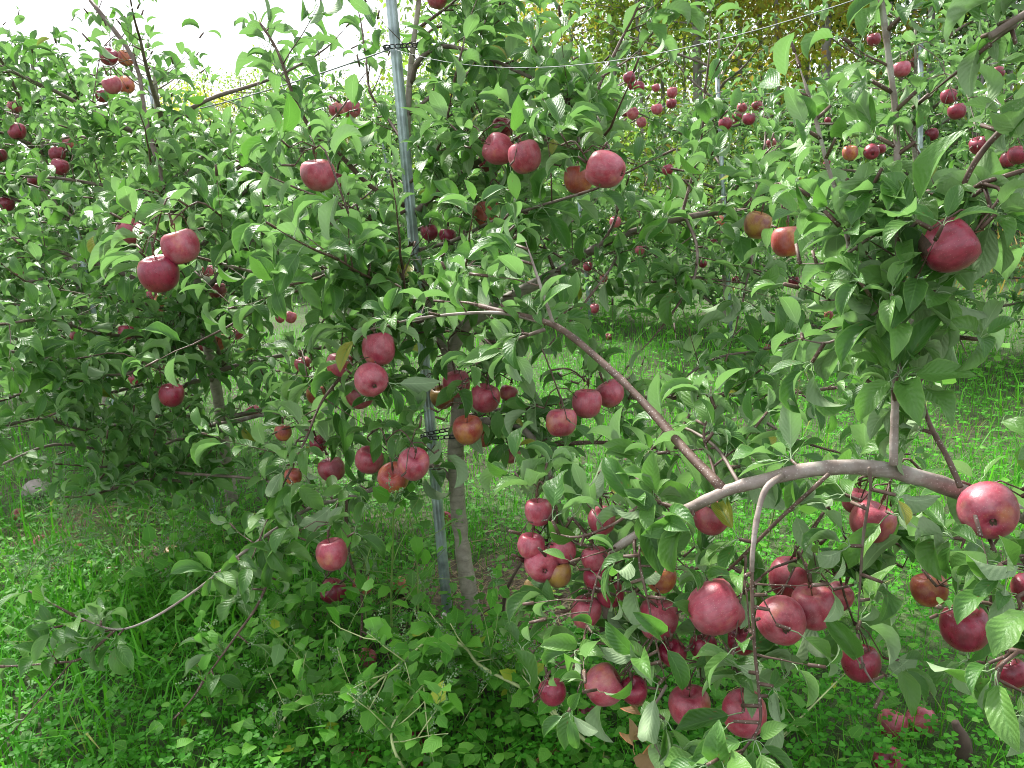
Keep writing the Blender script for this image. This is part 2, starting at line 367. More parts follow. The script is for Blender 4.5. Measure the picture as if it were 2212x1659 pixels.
# ------------------------------------------------------------------ trees
TREES = []
class Tree:
    def __init__(s, base, label, group, lod):
        s.base = np.asarray(base, float); s.lod = lod
        s.root = empty('apple_tree', base, label, 'tree', group)
        s.tw = Tubes(); s.nodes = []; s.L = []; s.solid = []
        TREES.append(s)
    def limb(s, pts, radii, m='bark_grey', name='branch', sides=8, leafy=True, knobs=.03, sub=4):
        p, r = smooth_path(pts, radii, sub)
        t = Tubes(); t.add(p, r * (1 + .06 * rng.normal(size=len(r))), sides, knobs)
        link(name, t.mesh(name, m, s.base), s.root)
        s.nodes.extend(p[1:]) if leafy else None
        s.solid.append((p, r))
        return p, r
    def leaf(s, p, d, n, size):
        if rng.random() < .09: n = -n + rng.normal(0, .5, 3)
        s.L.append((p, d, n, size))
    def spur(s, p, axis, k, size):
        axis = nz(axis); e1 = nz(np.cross(axis, [.3, .2, .9])); e2 = np.cross(axis, e1)
        p1 = p + axis * rng.uniform(.015, .04)
        s.tw.add(np.array([p, p1]), [.0035, .003], 4)
        a0 = rng.uniform(0, 6.28)
        for i in range(k):
            a = a0 + i * 2.4 + rng.normal(0, .3); o = math.cos(a) * e1 + math.sin(a) * e2
            d = nz(o * rng.uniform(.6, 1.1) + axis * rng.uniform(.25, .9) + rng.normal(0, .15, 3) + np.array([0, 0, -.05]))
            n = nz(axis * .5 + np.array([0, 0, 1.0]) - o * .1 + rng.normal(0, .3, 3))
            s.leaf(p1, d, n, size * rng.uniform(.55, 1.1))
    def shoot(s, p0, d0, L, r0=.004, size=.075, gap=.03, up=.5, start=.05, tipk=4):
        n = max(4, int(L / .05)); st = L / n; d = nz(d0); p = np.array(p0, float); pts = [p.copy()]
        for i in range(n):
            d = nz(d + np.array([0, 0, up]) * st * 2.2 + rng.normal(0, .07, 3)); p = p + d * st; pts.append(p.copy())
        pts = np.array(pts); rad = np.linspace(r0, r0 * .22, n + 1)
        s.tw.add(pts, rad, 5 if s.lod < 2 else 3); s.nodes.extend(pts[1:-1:2])
        s.leaves_on(pts, size, gap, start)
        ax = nz(pts[-1] - pts[-2]); s.spur(pts[-1], ax, tipk, size * .7)
        return pts
    def leaves_on(s, pts, size, gap, start=0.0, droop=.25):
        pts = np.asarray(pts); seg = np.linalg.norm(np.diff(pts, axis=0), axis=1); cum = np.concatenate([[0], np.cumsum(seg)]); L = cum[-1]
        a = rng.uniform(0, 6.28); t = start
        while t < L:
            i = min(len(seg) - 1, max(0, np.searchsorted(cum, t) - 1)); f = (t - cum[i]) / (seg[i] + 1e-9)
            q = pts[i] * (1 - f) + pts[i + 1] * f; ax = nz(pts[i + 1] - pts[i])
            e1 = nz(np.cross(ax, [.31, .22, .9])); e2 = np.cross(ax, e1)
            o = math.cos(a) * e1 + math.sin(a) * e2
            d = nz(o * .95 + ax * .7 + np.array([0, 0, .05]) + rng.normal(0, .2, 3))
            n = nz(np.array([0, 0, 1.0]) + ax * .5 + o * .1 + rng.normal(0, .28, 3))
            sz = size * rng.uniform(.7, 1.15) * (1 - .35 * max(0, (t / L - .75) / .25))
            s.leaf(q, d, n, sz); a += 2.4 + rng.normal(0, .25); t += gap * rng.uniform(.7, 1.4)
    def dress(s, pts, every, size=.075, shoot_p=.5, L=(.12, .35), start=.0, up=.6, sideways=None, k=(5, 9), gap=.027):
        """spurs and side shoots along a limb"""
        pts = np.asarray(pts); seg = np.linalg.norm(np.diff(pts, axis=0), axis=1); cum = np.concatenate([[0], np.cumsum(seg)])
        t = start + every * rng.uniform(.2, 1)
        while t < cum[-1]:
            i = min(len(seg) - 1, max(0, np.searchsorted(cum, t) - 1)); f = (t - cum[i]) / (seg[i] + 1e-9)
            q = pts[i] * (1 - f) + pts[i + 1] * f; ax = nz(pts[i + 1] - pts[i])
            o = rng.normal(size=3); o = nz(o - ax * (o @ ax)); o[2] = o[2] * .7 + .25
            d = nz(o + ax * .4)
            if rng.random() < shoot_p: s.shoot(q, d, rng.uniform(*L), rng.uniform(.0017, .0026), size, gap, up, .03, int(rng.integers(3, 6)))
            else: s.spur(q, d, int(rng.integers(*k)), size * rng.uniform(.8, 1.05))
            t += every * rng.uniform(.6, 1.4)
def px(path):            # [(px, py, depth), ...] -> points
    return np.array([P(*q) for q in path])

def auto_tree(base, label, group, lod, h=2.7, nl=13, reach=(.6, 1.1), lean=(0, 0), every=.07, size=.075, low=.5, lseed=0):
    t = Tree(base, label, group, lod); b = t.base
    tr = np.array([b + np.array([lean[0] * z + rng.normal(0, .015), lean[1] * z + rng.normal(0, .015), z]) for z in np.linspace(-.03, h, 8)])
    p, r = t.limb(tr, np.linspace(.034, .008, 8), 'bark_grey', 'trunk', 8, leafy=False)
    t.dress(p[int(len(p) * .72):], every * .8, size, .7, (.15, .4))
    t.nodes.extend(p[8:])
    a = rng.uniform(0, 6.28)
    for i in range(nl):
        z = low + (h * .88 - low) * (i / (nl - 1)) + rng.normal(0, .05)
        q = np.array([np.interp(z, tr[:, 2] - b[2], tr[:, j]) for j in range(3)])
        a += 2.4 + rng.normal(0, .3); L = rng.uniform(*reach) * (1.05 - .45 * z / h)
        o = np.array([math.cos(a), math.sin(a), 0]); el = rng.uniform(.15, .75) + .25 * z / h
        d = nz(o + np.array([0, 0, el])); pts = [q]
        for s_ in range(5):
            d = nz(d + np.array([0, 0, -.12 + .05 * s_]) + rng.normal(0, .09, 3)); pts.append(pts[-1] + d * L / 5)
        lp, lr = t.limb(pts, np.linspace(.013, .005, 6), 'bark_twig', 'branch', 6 if lod < 2 else 5, sub=3)
        t.dress(lp, every, size, .55, (.12, .38), start=.05)
        t.shoot(lp[-1], nz(lp[-1] - lp[-2]), rng.uniform(.15, .35), .005, size, .028, .7)
    return t

G_ROW1, G_ROW2 = 'apple trees in the nearest row', 'apple trees in the row behind'
# ---- middle tree
A = Tree(BASE_A, 'slim young apple tree at the centre, grey trunk tied to a metal pole', G_ROW1, 0)
dA = gdepth(1022, 1348)
trunkA = px([(1026, 1372, dA), (1018, 1310, dA), (1000, 1190, dA - .01), (988, 1080, dA - .02), (984, 970, dA - .03), (990, 880, dA - .03), (968, 775, dA - .02), (935, 690, dA), (905, 570, dA + .01),
             (888, 450, dA), (880, 280, dA), (889, 130, dA), (905, 0, dA), (915, -140, dA), (925, -300, dA)])
A.limb(trunkA, np.array([38, 34, 29, 29, 30, 28, 20, 15, 13, 13, 12.5, 12, 9, 7, 4]) / 1.75 / F_PX * dA, 'bark_grey', 'trunk', 14, leafy=False, knobs=.02)
A.nodes.extend(trunkA[6:])
def limbA(path, w0, w1, m='bark_twig', every=.056, sp=.5, L=(.12, .32), size=.104, start=0.05, dress=True, tip=.25, up=.6, sides=8):
    pts = px(path); d = np.mean([q[2] for q in path])
    p, r = A.limb(pts, np.linspace(w0, w1, len(pts)) / 2 / F_PX * d, m, 'branch', sides)
    if dress: A.dress(p, every, size, sp, L, start, up)
    if tip: A.shoot(p[-1], nz(p[-1] - p[-3]), tip, .0045, size, .03, .4)
    return p
limbA([(975, 760, dA), (1010, 700, dA - .02), (1075, 660, dA - .05), (1140, 622, dA - .08), (1205, 590, dA - .1)], 31, 24, 'bark_grey', .075, .5, tip=0)
limbA([(1200, 592, dA - .1), (1290, 535, dA - .12), (1370, 500, dA - .12), (1470, 472, dA - .1), (1560, 458, dA - .05), (1700, 455, dA), (1790, 470, dA + .05)], 20, 8, 'bark_twig', .042, .5)
limbA([(1480, 470, dA - .1), (1505, 530, dA - .15), (1500, 600, dA - .2), (1470, 650, dA - .22)], 8, 4, every=.04, up=-.2)
limbA([(1600, 457, dA - .03), (1625, 540, dA - .1), (1610, 620, dA - .15)], 8, 4, every=.04, up=-.2)
limbA([(1340, 510, dA - .12), (1330, 560, dA - .2), (1290, 620, dA - .28)], 8, 4, every=.04, up=-.2)
limbA([(1445, 860, dA - .1), (1500, 800, dA - .15), (1560, 770, dA - .18), (1620, 760, dA - .2)], 8, 4, every=.04)
limbA([(1600, 852, dA), (1640, 900, dA - .15), (1700, 940, dA - .25), (1750, 960, dA - .3)], 8, 4, every=.04)
limbA([(893, 465, dA), (960, 402, dA - .1), (1040, 345, dA - .2), (1110, 300, dA - .3), (1180, 250, dA - .38), (1260, 190, dA - .4)], 17, 7, every=.044)
limbA([(875, 445, dA), (800, 402, dA - .05), (735, 335, dA - .12), (682, 292, dA - .18), (640, 222, dA - .22), (600, 112, dA - .26), (562, 50, dA - .28)], 12, 5, 'bark_red', .05, .12, tip=0)
limbA([(880, 250, dA), (930, 210, dA - .05), (1000, 170, dA - .1), (1060, 80, dA - .15), (1080, 10, dA - .2)], 9, 4, every=.044)
limbA([(890, 180, dA), (905, 130, dA - .08), (960, 100, dA - .12), (1040, 120, dA - .2), (1130, 160, dA - .28), (1220, 210, dA - .35), (1260, 330, dA - .5), (1300, 300, dA - .6)], 13, 5, every=.042)
limbA([(1265, 395, dA - .3), (1275, 290, dA - .32), (1290, 200, dA - .33), (1340, 90, dA - .35), (1375, 20, dA - .38), (1390, -60, dA - .4)], 10, 4, 'bark_red', .05, .3, tip=.1)
limbA([(905, 540, dA), (980, 520, dA - .2), (1060, 480, dA - .4), (1150, 450, dA - .5), (1250, 420, dA - .6)], 11, 5, every=.042)
limbA([(905, 560, dA), (830, 560, dA - .2), (740, 575, dA - .4), (650, 600, dA - .5), (560, 590, dA - .6), (480, 570, dA - .65)], 12, 5, 'bark_limb', .05)
limbA([(930, 690, dA), (860, 710, dA - .12), (780, 770, dA - .25), (700, 860, dA - .35), (660, 950, dA - .42), (610, 1050, dA - .45)], 10, 4, 'bark_red', .035, .35)
limbA([(920, 650, dA), (840, 640, dA - .1), (770, 628, dA - .22), (690, 622, dA - .3), (600, 640, dA - .36), (520, 690, dA - .4)], 11, 5, every=.044)
limbA([(985, 905, dA - .02), (1060, 890, dA - .04), (1140, 880, dA - .08), (1230, 865, dA - .1), (1340, 858, dA - .1), (1445, 860, dA - .08), (1600, 852, dA), (1700, 850, dA + .05), (1815, 836, dA + .1)], 14, 8, 'bark_red', .055, .5, size=.095)
limbA([(985, 920, dA - .02), (1050, 910, dA - .1), (1115, 920, dA - .16), (1160, 958, dA - .2), (1180, 1000, dA - .22), (1195, 1045, dA - .22)], 20, 11, 'bark_limb', .06, .35, tip=.12, up=.1)
limbA([(1163, 962, dA - .2), (1220, 958, dA - .2), (1300, 956, dA - .18), (1395, 962, dA - .15), (1480, 990, dA - .1)], 12, 7, 'bark_red', .1, .6, up=.2)
limbA([(980, 1045, dA - .02), (940, 1005, dA - .05), (870, 1035, dA - .15), (740, 1078, dA - .3), (680, 1092, dA - .36), (600, 1140, dA - .42), (530, 1190, dA - .46), (430, 1270, dA - .52), (330, 1335, dA - .56), (250, 1360, dA - .6), (160, 1330, dA - .63)], 12, 3, 'bark_limb', dress=False, tip=.1)
A.dress(A.solid[-1][0][:21], .05, .1, .4, (.08, .22), .05, .2)
A.dress(A.solid[-1][0][20:28], .05, .09, .3, (.06, .15), .0, .2)
A.dress(A.solid[-1][0][34:], .028, .1, .25, (.06, .14), .0, .3)
limbA([(988, 868, dA - .04), (977, 825, dA - .06), (967, 782, dA - .07)], 27, 23, 'bark_grey', dress=False, tip=0, sides=12)
limbA([(748, 1075, dA - .3), (748, 1140, dA - .3), (757, 1210, dA - .3), (780, 1275, dA - .28), (778, 1390, dA - .25), (745, 1540, dA - .22)], 8, 4, 'bark_red', .12, .15, tip=0, up=.1)
limbA([(620, 1135, dA - .42), (600, 1200, dA - .45), (560, 1300, dA - .5), (520, 1360, dA - .52), (440, 1470, dA - .55)], 7, 4, 'bark_red', .06, .3, tip=.1, up=0)
limbA([(250, 1360, dA - .6), (180, 1420, dA - .62), (120, 1432, dA - .64), (10, 1440, dA - .66)], 7, 4, 'bark_red', .05, .3, tip=.1, up=.3)
# arching shoots that fill the front of the crown
for path in ([(900, 520, dA), (840, 560, dA - .3), (760, 560, dA - .55), (690, 600, dA - .7)],
             [(935, 650, dA), (960, 640, dA - .3), (990, 610, dA - .6), (1010, 560, dA - .75)],
             [(905, 600, dA), (860, 610, dA - .3), (800, 600, dA - .6), (730, 560, dA - .8)],
             [(1075, 660, dA - .05), (1085, 590, dA - .15), (1110, 500, dA - .2), (1140, 420, dA - .25)],
             [(1200, 592, dA - .1), (1180, 540, dA - .1), (1150, 480, dA - .1)],
             [(1290, 540, dA - .12), (1330, 470, dA - .1), (1330, 380, dA), (1310, 300, dA + .1)],
             [(1470, 472, dA - .1), (1490, 400, dA - .1), (1515, 300, dA - .1), (1522, 200, dA - .1)],
             [(1600, 457, dA), (1640, 400, dA), (1650, 330, dA + .1)],
             [(940, 700, dA), (900, 720, dA - .2), (880, 660, dA - .4), (870, 580, dA - .5)],
             [(930, 690, dA), (1010, 720, dA - .2), (1080, 740, dA - .35), (1150, 720, dA - .5)],
             [(880, 400, dA), (930, 350, dA - .2), (960, 280, dA - .3), (980, 180, dA - .35)],
             [(880, 320, dA), (840, 260, dA + .1), (800, 200, dA + .15), (790, 120, dA + .2)],
             [(885, 450, dA), (820, 480, dA - .1), (760, 450, dA - .25), (700, 430, dA - .3)],
             [(905, 60, dA), (960, 20, dA - .1), (1020, -30, dA - .15)],
             [(900, 100, dA), (940, 60, dA + .1), (1000, 60, dA + .2)],
             [(882, 300, dA), (960, 260, dA + .15), (1040, 230, dA + .25), (1120, 200, dA + .3)],
             [(895, 500, dA), (960, 470, dA + .2), (1060, 430, dA + .35), (1180, 410, dA + .45)],
             [(915, 620, dA), (1000, 590, dA + .2), (1100, 560, dA + .3), (1200, 500, dA + .4)]):
    limbA(path, 8, 4, 'bark_red', .042, .4, (.08, .24))

# ---- foreground tree on the right: its trunk stands outside the picture
R = Tree([1.32, 1.02, 0.0], 'foreground apple tree reaching in from the right edge with heavy fruit', G_ROW1, 0)
Rz = lambda z: np.array([1.32 - .01 * z, 1.02, z])
R.limb([Rz(-.03), Rz(.5), Rz(1.0), Rz(1.6), Rz(2.1), Rz(2.6)], [.04, .034, .03, .022, .016, .008], 'bark_grey', 'trunk', 14, leafy=False, knobs=.02)
def limbR(path, w0, w1, m='bark_limb', every=.08, sp=.4, L=(.1, .25), size=.084, start=.03, pre=(), dress=True, tip=0, up=.5, ridge=.03, gap=.028):
    pts = px(path); pts = np.vstack([np.array(pre).reshape(-1, 3), pts]); d = np.mean([q[2] for q in path])
    wv = np.concatenate([np.full(len(pre), w0), np.linspace(w0, w1, len(path))])
    wv = wv.copy(); wv[-1] *= .3 if (w1 <= 9 and dress and every < .2) else 1
    p, r = R.limb(pts, wv / 2 / F_PX * d, m, 'branch', 10, knobs=ridge)
    every *= .8
    if dress: R.dress(p, every, size, sp, L, start, up, gap=gap)
    if tip: R.shoot(p[-1], nz(p[-1] - p[-3]), tip, .004, size, .03, .3)
    return p
limbR([(2300, 1150, 1.40), (2130, 1082, 1.36), (2000, 1036, 1.33), (1880, 1010, 1.31), (1760, 1013, 1.31), (1650, 1037, 1.32), (1565, 1062, 1.34), (1480, 1103, 1.38), (1400, 1140, 1.42), (1320, 1190, 1.46)], 42, 18, 'bark_limb', .4, .0, pre=[Rz(.62)], tip=0, ridge=.06)
R.dress(R.solid[-1][0][28:], .03, .095, .35, (.06, .14), .0)
limbR([(1565, 1060, 1.34), (1480, 972, 1.42), (1400, 880, 1.5), (1320, 800, 1.57), (1220, 716, 1.66), (1160, 690, 1.7), (1090, 674, 1.75), (1035, 660, 1.8)], 19, 12, 'bark_red', .35, .1, tip=.12, start=.45)
limbR([(1160, 692, 1.7), (1080, 676, 1.75), (990, 678, 1.8), (890, 690, 1.85), (800, 712, 1.9)], 9, 5, 'bark_limb', .06, .3, L=(.06, .15))
limbR([(1195, 700, 1.68), (1175, 640, 1.68), (1155, 580, 1.7), (1135, 520, 1.72)], 9, 5, 'bark_limb', .07, .25, L=(.06, .15))
limbR([(1175, 712, 1.7), (1100, 740, 1.8), (1040, 775, 1.9), (1000, 790, 1.95)], 8, 4, 'bark_twig', .07, .25, L=(.06, .12))
limbR([(1930, 1004, 1.24), (1932, 920, 1.24), (1935, 840, 1.24), (1940, 700, 1.23), (1942, 560, 1.22), (1938, 440, 1.21), (1938, 350, 1.2), (1934, 240, 1.19), (1918, 110, 1.18), (1904, 0, 1.18), (1890, -120, 1.18)], 19, 11, 'bark_limb', .05, .35, L=(.06, .17), tip=0, start=.08)
R.dress(R.solid[-1][0][5:18], .017, .078, .5, (.05, .14), .0)
R.dress(R.solid[-1][0][18:26], .045, .1, .2, (.05, .12), .0)
limbR([(1690, 1026, 1.3), (1655, 1055, 1.28), (1637, 1110, 1.27), (1627, 1180, 1.26), (1624, 1235, 1.26)], 15, 10, 'bark_limb', .3, 0, tip=0)
limbR([(1624, 1232, 1.26), (1625, 1290, 1.26), (1630, 1400, 1.26), (1640, 1500, 1.25), (1640, 1570, 1.24), (1600, 1630, 1.23), (1570, 1700, 1.22)], 9, 5, 'bark_red', .025, .25, L=(.05, .1), up=.0, tip=0, start=.0)
limbR([(1790, 1024, 1.28), (1740, 1070, 1.3), (1690, 1115, 1.33), (1630, 1175, 1.36), (1580, 1225, 1.4), (1500, 1290, 1.45)], 9, 7, 'bark_red', .07, .3, L=(.06, .15), start=.08, up=.1)
limbR([(2075, 1052, 1.22), (2045, 985, 1.25), (2010, 920, 1.28), (1990, 850, 1.3), (1985, 760, 1.3)], 13, 8, 'bark_red', .08, .3, L=(.06, .15))
limbR([(2260, 205, 1.1), (2212, 240, 1.12), (2140, 305, 1.15), (2095, 370, 1.17), (2066, 440, 1.19), (2052, 485, 1.2)], 15, 10, 'bark_red', .08, .0, pre=[Rz(1.75)], tip=0, start=.55)
limbR([(2212, 368, 1.12), (2130, 405, 1.15), (2090, 435, 1.17), (2062, 462, 1.19)], 10, 8, 'bark_red', .1, .0, pre=[Rz(1.55)], tip=0, start=.5)
limbR([(2230, 20, 1.05), (2190, 55, 1.07), (2140, 95, 1.1)], 16, 9, 'bark_twig', .05, .1, pre=[Rz(1.95)], tip=.1, L=(.05, .1), up=-.2)
limbR([(1935, 700, 1.23), (1880, 640, 1.26), (1840, 560, 1.28), (1815, 440, 1.3), (1788, 360, 1.31), (1768, 280, 1.32), (1745, 200, 1.33), (1727, 145, 1.34)], 12, 7, 'bark_limb', .06, .03, L=(.05, .12), tip=.03, start=.05)
limbR([(1878, 1010, 1.25), (1880, 1060, 1.27), (1866, 1150, 1.3), (1858, 1260, 1.33), (1852, 1370, 1.36)], 7, 5, 'bark_twig', .06, .2, L=(.05, .1), up=-.3, tip=0)
limbR([(2140, 1086, 1.36), (2092, 1150, 1.3), (2068, 1205, 1.26)], 9, 7, 'bark_red', .06, .0, up=-.2, tip=0)
limbR([(1320, 1190, 1.46), (1290, 1250, 1.46), (1270, 1340, 1.45), (1255, 1420, 1.44), (1260, 1500, 1.43)], 6, 4, 'bark_red', .03, .25, L=(.05, .12), up=-.4, tip=0)
limbR([(1400, 1140, 1.42), (1380, 1200, 1.4), (1400, 1300, 1.38), (1420, 1400, 1.36), (1440, 1480, 1.35)], 7, 4, 'bark_red', .03, .25, L=(.05, .12), up=-.3, tip=0)
limbR([(1480, 1103, 1.38), (1400, 1085, 1.42), (1330, 1130, 1.45), (1250, 1160, 1.48), (1190, 1150, 1.5)], 9, 5, 'bark_red', .05, .25, L=(.05, .14), up=.1, tip=0)
limbR([(1550, 1065, 1.35), (1540, 1010, 1.4), (1520, 930, 1.45), (1560, 860, 1.5)], 8, 4, 'bark_red', .05, .35, L=(.06, .15))
limbR([(1600, 1050, 1.33), (1540, 960, 1.45), (1450, 920, 1.55), (1400, 980, 1.6), (1340, 1010, 1.62)], 8, 4, 'bark_twig', .05, .3, L=(.05, .13))
limbR([(1440, 1480, 1.35), (1400, 1560, 1.34), (1430, 1640, 1.32)], 7, 4, 'bark_twig', .05, .2, L=(.05, .1), up=-.4)
limbR([(2300, 1300, 1.1), (2200, 1320, 1.1), (2110, 1300, 1.12), (2020, 1330, 1.14)], 12, 6, 'bark_red', .05, .25, pre=[Rz(.55)], L=(.05, .13), start=.5, up=0)
limbR([(2300, 1440, 1.08), (2180, 1420, 1.1), (2150, 1500, 1.1), (2160, 1600, 1.1)], 11, 6, 'bark_red', .045, .25, pre=[Rz(.45)], L=(.05, .13), start=.5, up=-.2)
limbR([(2300, 1260, 1.15), (2215, 1200, 1.12), (2140, 1230, 1.12)], 9, 5, 'bark_red', .05, .25, pre=[Rz(.6)], L=(.05, .1), start=.5, up=0)
limbR([(1942, 600, 1.22), (1990, 640, 1.22), (2050, 690, 1.22), (2090, 770, 1.22)], 8, 5, 'bark_twig', .05, .2, L=(.05, .12), up=-.2, tip=0)
limbR([(1935, 640, 1.23), (1860, 700, 1.28), (1790, 740, 1.32), (1720, 730, 1.35)], 8, 4, 'bark_twig', .035, .2, L=(.05, .12))
limbR([(1937, 480, 1.21), (1870, 520, 1.25), (1800, 565, 1.3), (1720, 570, 1.34)], 8, 4, 'bark_twig', .035, .2, L=(.05, .12))
limbR([(1942, 560, 1.22), (1890, 580, 1.24), (1830, 640, 1.26), (1770, 650, 1.28)], 8, 5, 'bark_twig', .05, .2, L=(.05, .1), up=-.1, tip=0)
limbR([(1940, 520, 1.21), (1990, 470, 1.21), (2030, 440, 1.2), (2010, 380, 1.2)], 8, 5, 'bark_twig', .045, .2, L=(.05, .1), tip=.05)
limbR([(1852, 1370, 1.36), (1870, 1450, 1.34), (1920, 1510, 1.32)], 6, 4, 'bark_twig', .04, .1, L=(.05, .1), up=-.4, tip=0)

# ---- the rest of the nearest row, going away to the left
dL = gdepth(512, 1095); L1b = G(512, 1095); L2b = rowpt(3.7); L3b = rowpt(5.3, .1); L4b = rowpt(7.2); L5b = rowpt(9.2)
L1 = auto_tree(L1b, 'bushy apple tree with bare grey lower trunk, left of the middle tree', G_ROW1, 0, 2.0, 24, (.8, 1.3), (-.03, 0), .050, .102, .45)
L2 = auto_tree(L2b, 'dense apple tree near the left edge with fruit clustered high against the sky', G_ROW1, 1, 2.35, 24, (.75, 1.2), (-.04, 0), .046, .1, .3)
L3 = auto_tree(L3b, 'tall dark apple tree at the left edge of the picture', G_ROW1, 1, 2.4, 22, (.7, 1.1), (-.02, 0), .042, .1, .25)
L4 = auto_tree(L4b, 'apple tree far down the nearest row, behind the dense left ones', G_ROW1, 2, 2.9, 14, (.6, 1.0), (0, 0), .055, .09, .4)
L5 = auto_tree(L5b, 'last apple tree visible down the nearest row at left', G_ROW1, 2, 2.9, 13, (.6, 1.0), (0, 0), .09, .085, .4)
def limbL(t, path, w0, w1, m='bark_limb', **k):
    pts = px(path); d = np.mean([q[2] for q in path])
    p, r = t.limb(pts, np.linspace(w0, w1, len(pts)) / 2 / F_PX * d, m, 'branch', 8)
    t.dress(p, k.get('every', .08), .098, .4, (.1, .25), .05); t.shoot(p[-1], nz(p[-1] - p[-3]), .2, .005, .076, .03, .5)
limbL(L1, [(415, 435, dL - .5), (460, 390, dL - .45), (520, 338, dL - .4), (570, 290, dL - .35)], 17, 10)
limbL(L1, [(440, 455, dL - .6), (520, 420, dL - .5), (570, 395, dL - .4), (612, 366, dL - .3), (650, 330, dL - .2)], 12, 7, 'bark_twig')
limbL(L1, [(490, 800, dL), (420, 640, dL - .5), (375, 470, dL - .75), (350, 380, dL - .8), (315, 260, dL - .8), (290, 130, dL - .8), (195, 0, dL - .8)], 13, 8, 'bark_twig', every=.06)
limbL(L1, [(430, 920, dL - .2), (500, 912, dL - .4), (570, 895, dL - .6), (640, 890, dL - .7)], 11, 7)
limbL(L1, [(300, 820, dL - .5), (345, 760, dL - .6), (380, 700, dL - .65)], 9, 7, 'bark_red')
limbL(L1, [(480, 980, dL - .1), (380, 985, dL - .4), (260, 980, dL - .7), (120, 960, dL - .9), (0, 1005, dL - 1)], 9, 5, 'bark_twig')
limbL(L1, [(500, 1000, dL), (440, 1010, dL - .5), (370, 1020, dL - .8), (560, 1035, dL - 1.0), (600, 1060, dL - 1.05)], 8, 5, 'bark_twig')

for i, (pth, z_) in enumerate((([(430, 860), (330, 830), (220, 850), (110, 830), (20, 860)], 0), ([(440, 900), (330, 900), (200, 930), (90, 905), (-20, 930)], .1), ([(470, 960), (380, 950), (300, 1000), (200, 1010)], .0),
          ([(450, 800), (360, 780), (260, 790), (150, 770), (40, 790)], .1), ([(430, 760), (330, 730), (210, 720), (110, 690), (10, 700)], .2), ([(480, 1010), (420, 1040), (330, 1035), (230, 1060)], .1), ([(440, 700), (330, 660), (200, 640), (90, 620)], .15))):
    limbL(L1, [(a, b, dL - .15 - z_ - .28 * j) for j, (a, b) in enumerate(pth)], 8, 5, 'bark_twig', every=.05)
# ---- second row, beyond the grass alley
rows2 = [(-1.3, 'r'), (.45, 'q'), (2.0, 'a'), (3.6, 'b'), (5.1, 'c'), (6.7, 'd'), (8.3, 'e'), (10.2, 'f'), (12.2, 'g'), (14.5, 'h')]
lab2 = ['apple tree of the back row at far right, in front of dark woods',
        'back row apple tree behind the tall upright shoot at right',
        'back row apple tree with paired red apples above the upright shoot',
        'back row apple tree beside the leaning pole right of centre',
        'back row apple tree with a loose cluster of apples below the high wire',
        'back row apple tree half hidden by the crown of the middle tree',
        'back row apple tree seen just right of the near metal pole',
        'back row apple tree seen left of the near metal pole',
        'distant back row apple tree under the bright sky',
        'farthest back row apple tree toward the left woods']
ROW2OFF = 4.55
R2 = []
for (t_, k), lb in zip(rows2, lab2):
    R2.append(auto_tree(rowpt(t_, ROW2OFF + rng.normal(0, .06)), lb, G_ROW2, 2, rng.uniform(2.1, 2.5), 25, (.8, 1.35), (rng.normal(0, .02) - .02, 0), .056, .1, .2))
row3 = [(2.5, 'pale apple tree two rows back, close to the trunks of the woods'), (5.0, 'apple tree two rows back below the birch-grey trunks'), (8.0, 'apple tree two rows back behind the middle tree'), (11.5, 'apple tree two rows back left of the pole'), (15.5, 'apple tree two rows back toward the far left')]
for t_, lb in row3:
    R2.append(auto_tree(rowpt(t_, 9.0), lb, 'apple trees two rows back', 2, 2.3, 15, (.7, 1.2), (0, 0), .08, .11, .35))

# ------------------------------------------------------------------ apples
def apple_mesh(m, seed):
    r_ = np.random.default_rng(seed); nu, nv = 24, 15; V = []
    prof = [(0.0, .33), (.10, .36), (.20, .455), (.33, .49), (.46, .43), (.545, .28), (.575, .08), (.555, -.10), (.49, -.27), (.39, -.40), (.27, -.475), (.17, -.50), (.10, -.465), (.05, -.43), (0.0, -.42)]
    ph = r_.uniform(0, 6.28); asy = r_.uniform(.0, .07); tilt = r_.uniform(-.05, .05)
    sq = r_.uniform(.9, 1.02)
    for r, z in prof:
        for i in range(nu):
            a = i * 2 * PI / nu; lob = 1 + .03 * math.cos(5 * a + ph) * max(0, -z * 1.6) + .02 * math.cos(3 * a + ph) + asy * .5 * math.cos(a + ph)
            V.append((r * lob * math.cos(a) * .9, r * lob * math.sin(a) * .9, (z * sq + tilt * r * math.cos(a)) * .98))
    V = np.array(V); Q = []
    for j in range(nv - 1):
        for i in range(nu): Q.append((j * nu + i, (j + 1) * nu + i, (j + 1) * nu + (i + 1) % nu, j * nu + (i + 1) % nu))
    return mk_mesh('apple', V, [np.array(Q)], None, [m])
AP = {k: [apple_mesh(m, 10 * i + s_) for s_ in range(4)] for i, (k, m) in enumerate((('r', 'apple_red'), ('d', 'apple_dark'), ('o', 'apple_orange'), ('y', 'apple_russet'), ('p', 'apple_pale')))}
st = Tubes(); sp, sr = smooth_path([(0, 0, .30), (.02, 0, .48), (.07, .02, .66)], [.016, .013, .02], 2); st.add(sp, sr, 6); STEM = st.mesh('stem', 'apple_stem')
cv, cf = [], []
for i in range(5):
    a = i * 2 * PI / 5; b0 = len(cv)
    for rr, zz, w_ in ((.02, -.40, .03), (.06, -.455, .03), (.055, -.52, .004)):
        for sgn in (-1, 1): cv.append((rr * math.cos(a) - sgn * w_ * math.sin(a), rr * math.sin(a) + sgn * w_ * math.cos(a), zz))
    cf += [(b0, b0 + 1, b0 + 3, b0 + 2), (b0 + 2, b0 + 3, b0 + 5, b0 + 4)]
CALYX = mk_mesh('calyx', np.array(cv), [np.array(cf)], None, ['calyx_brown'])

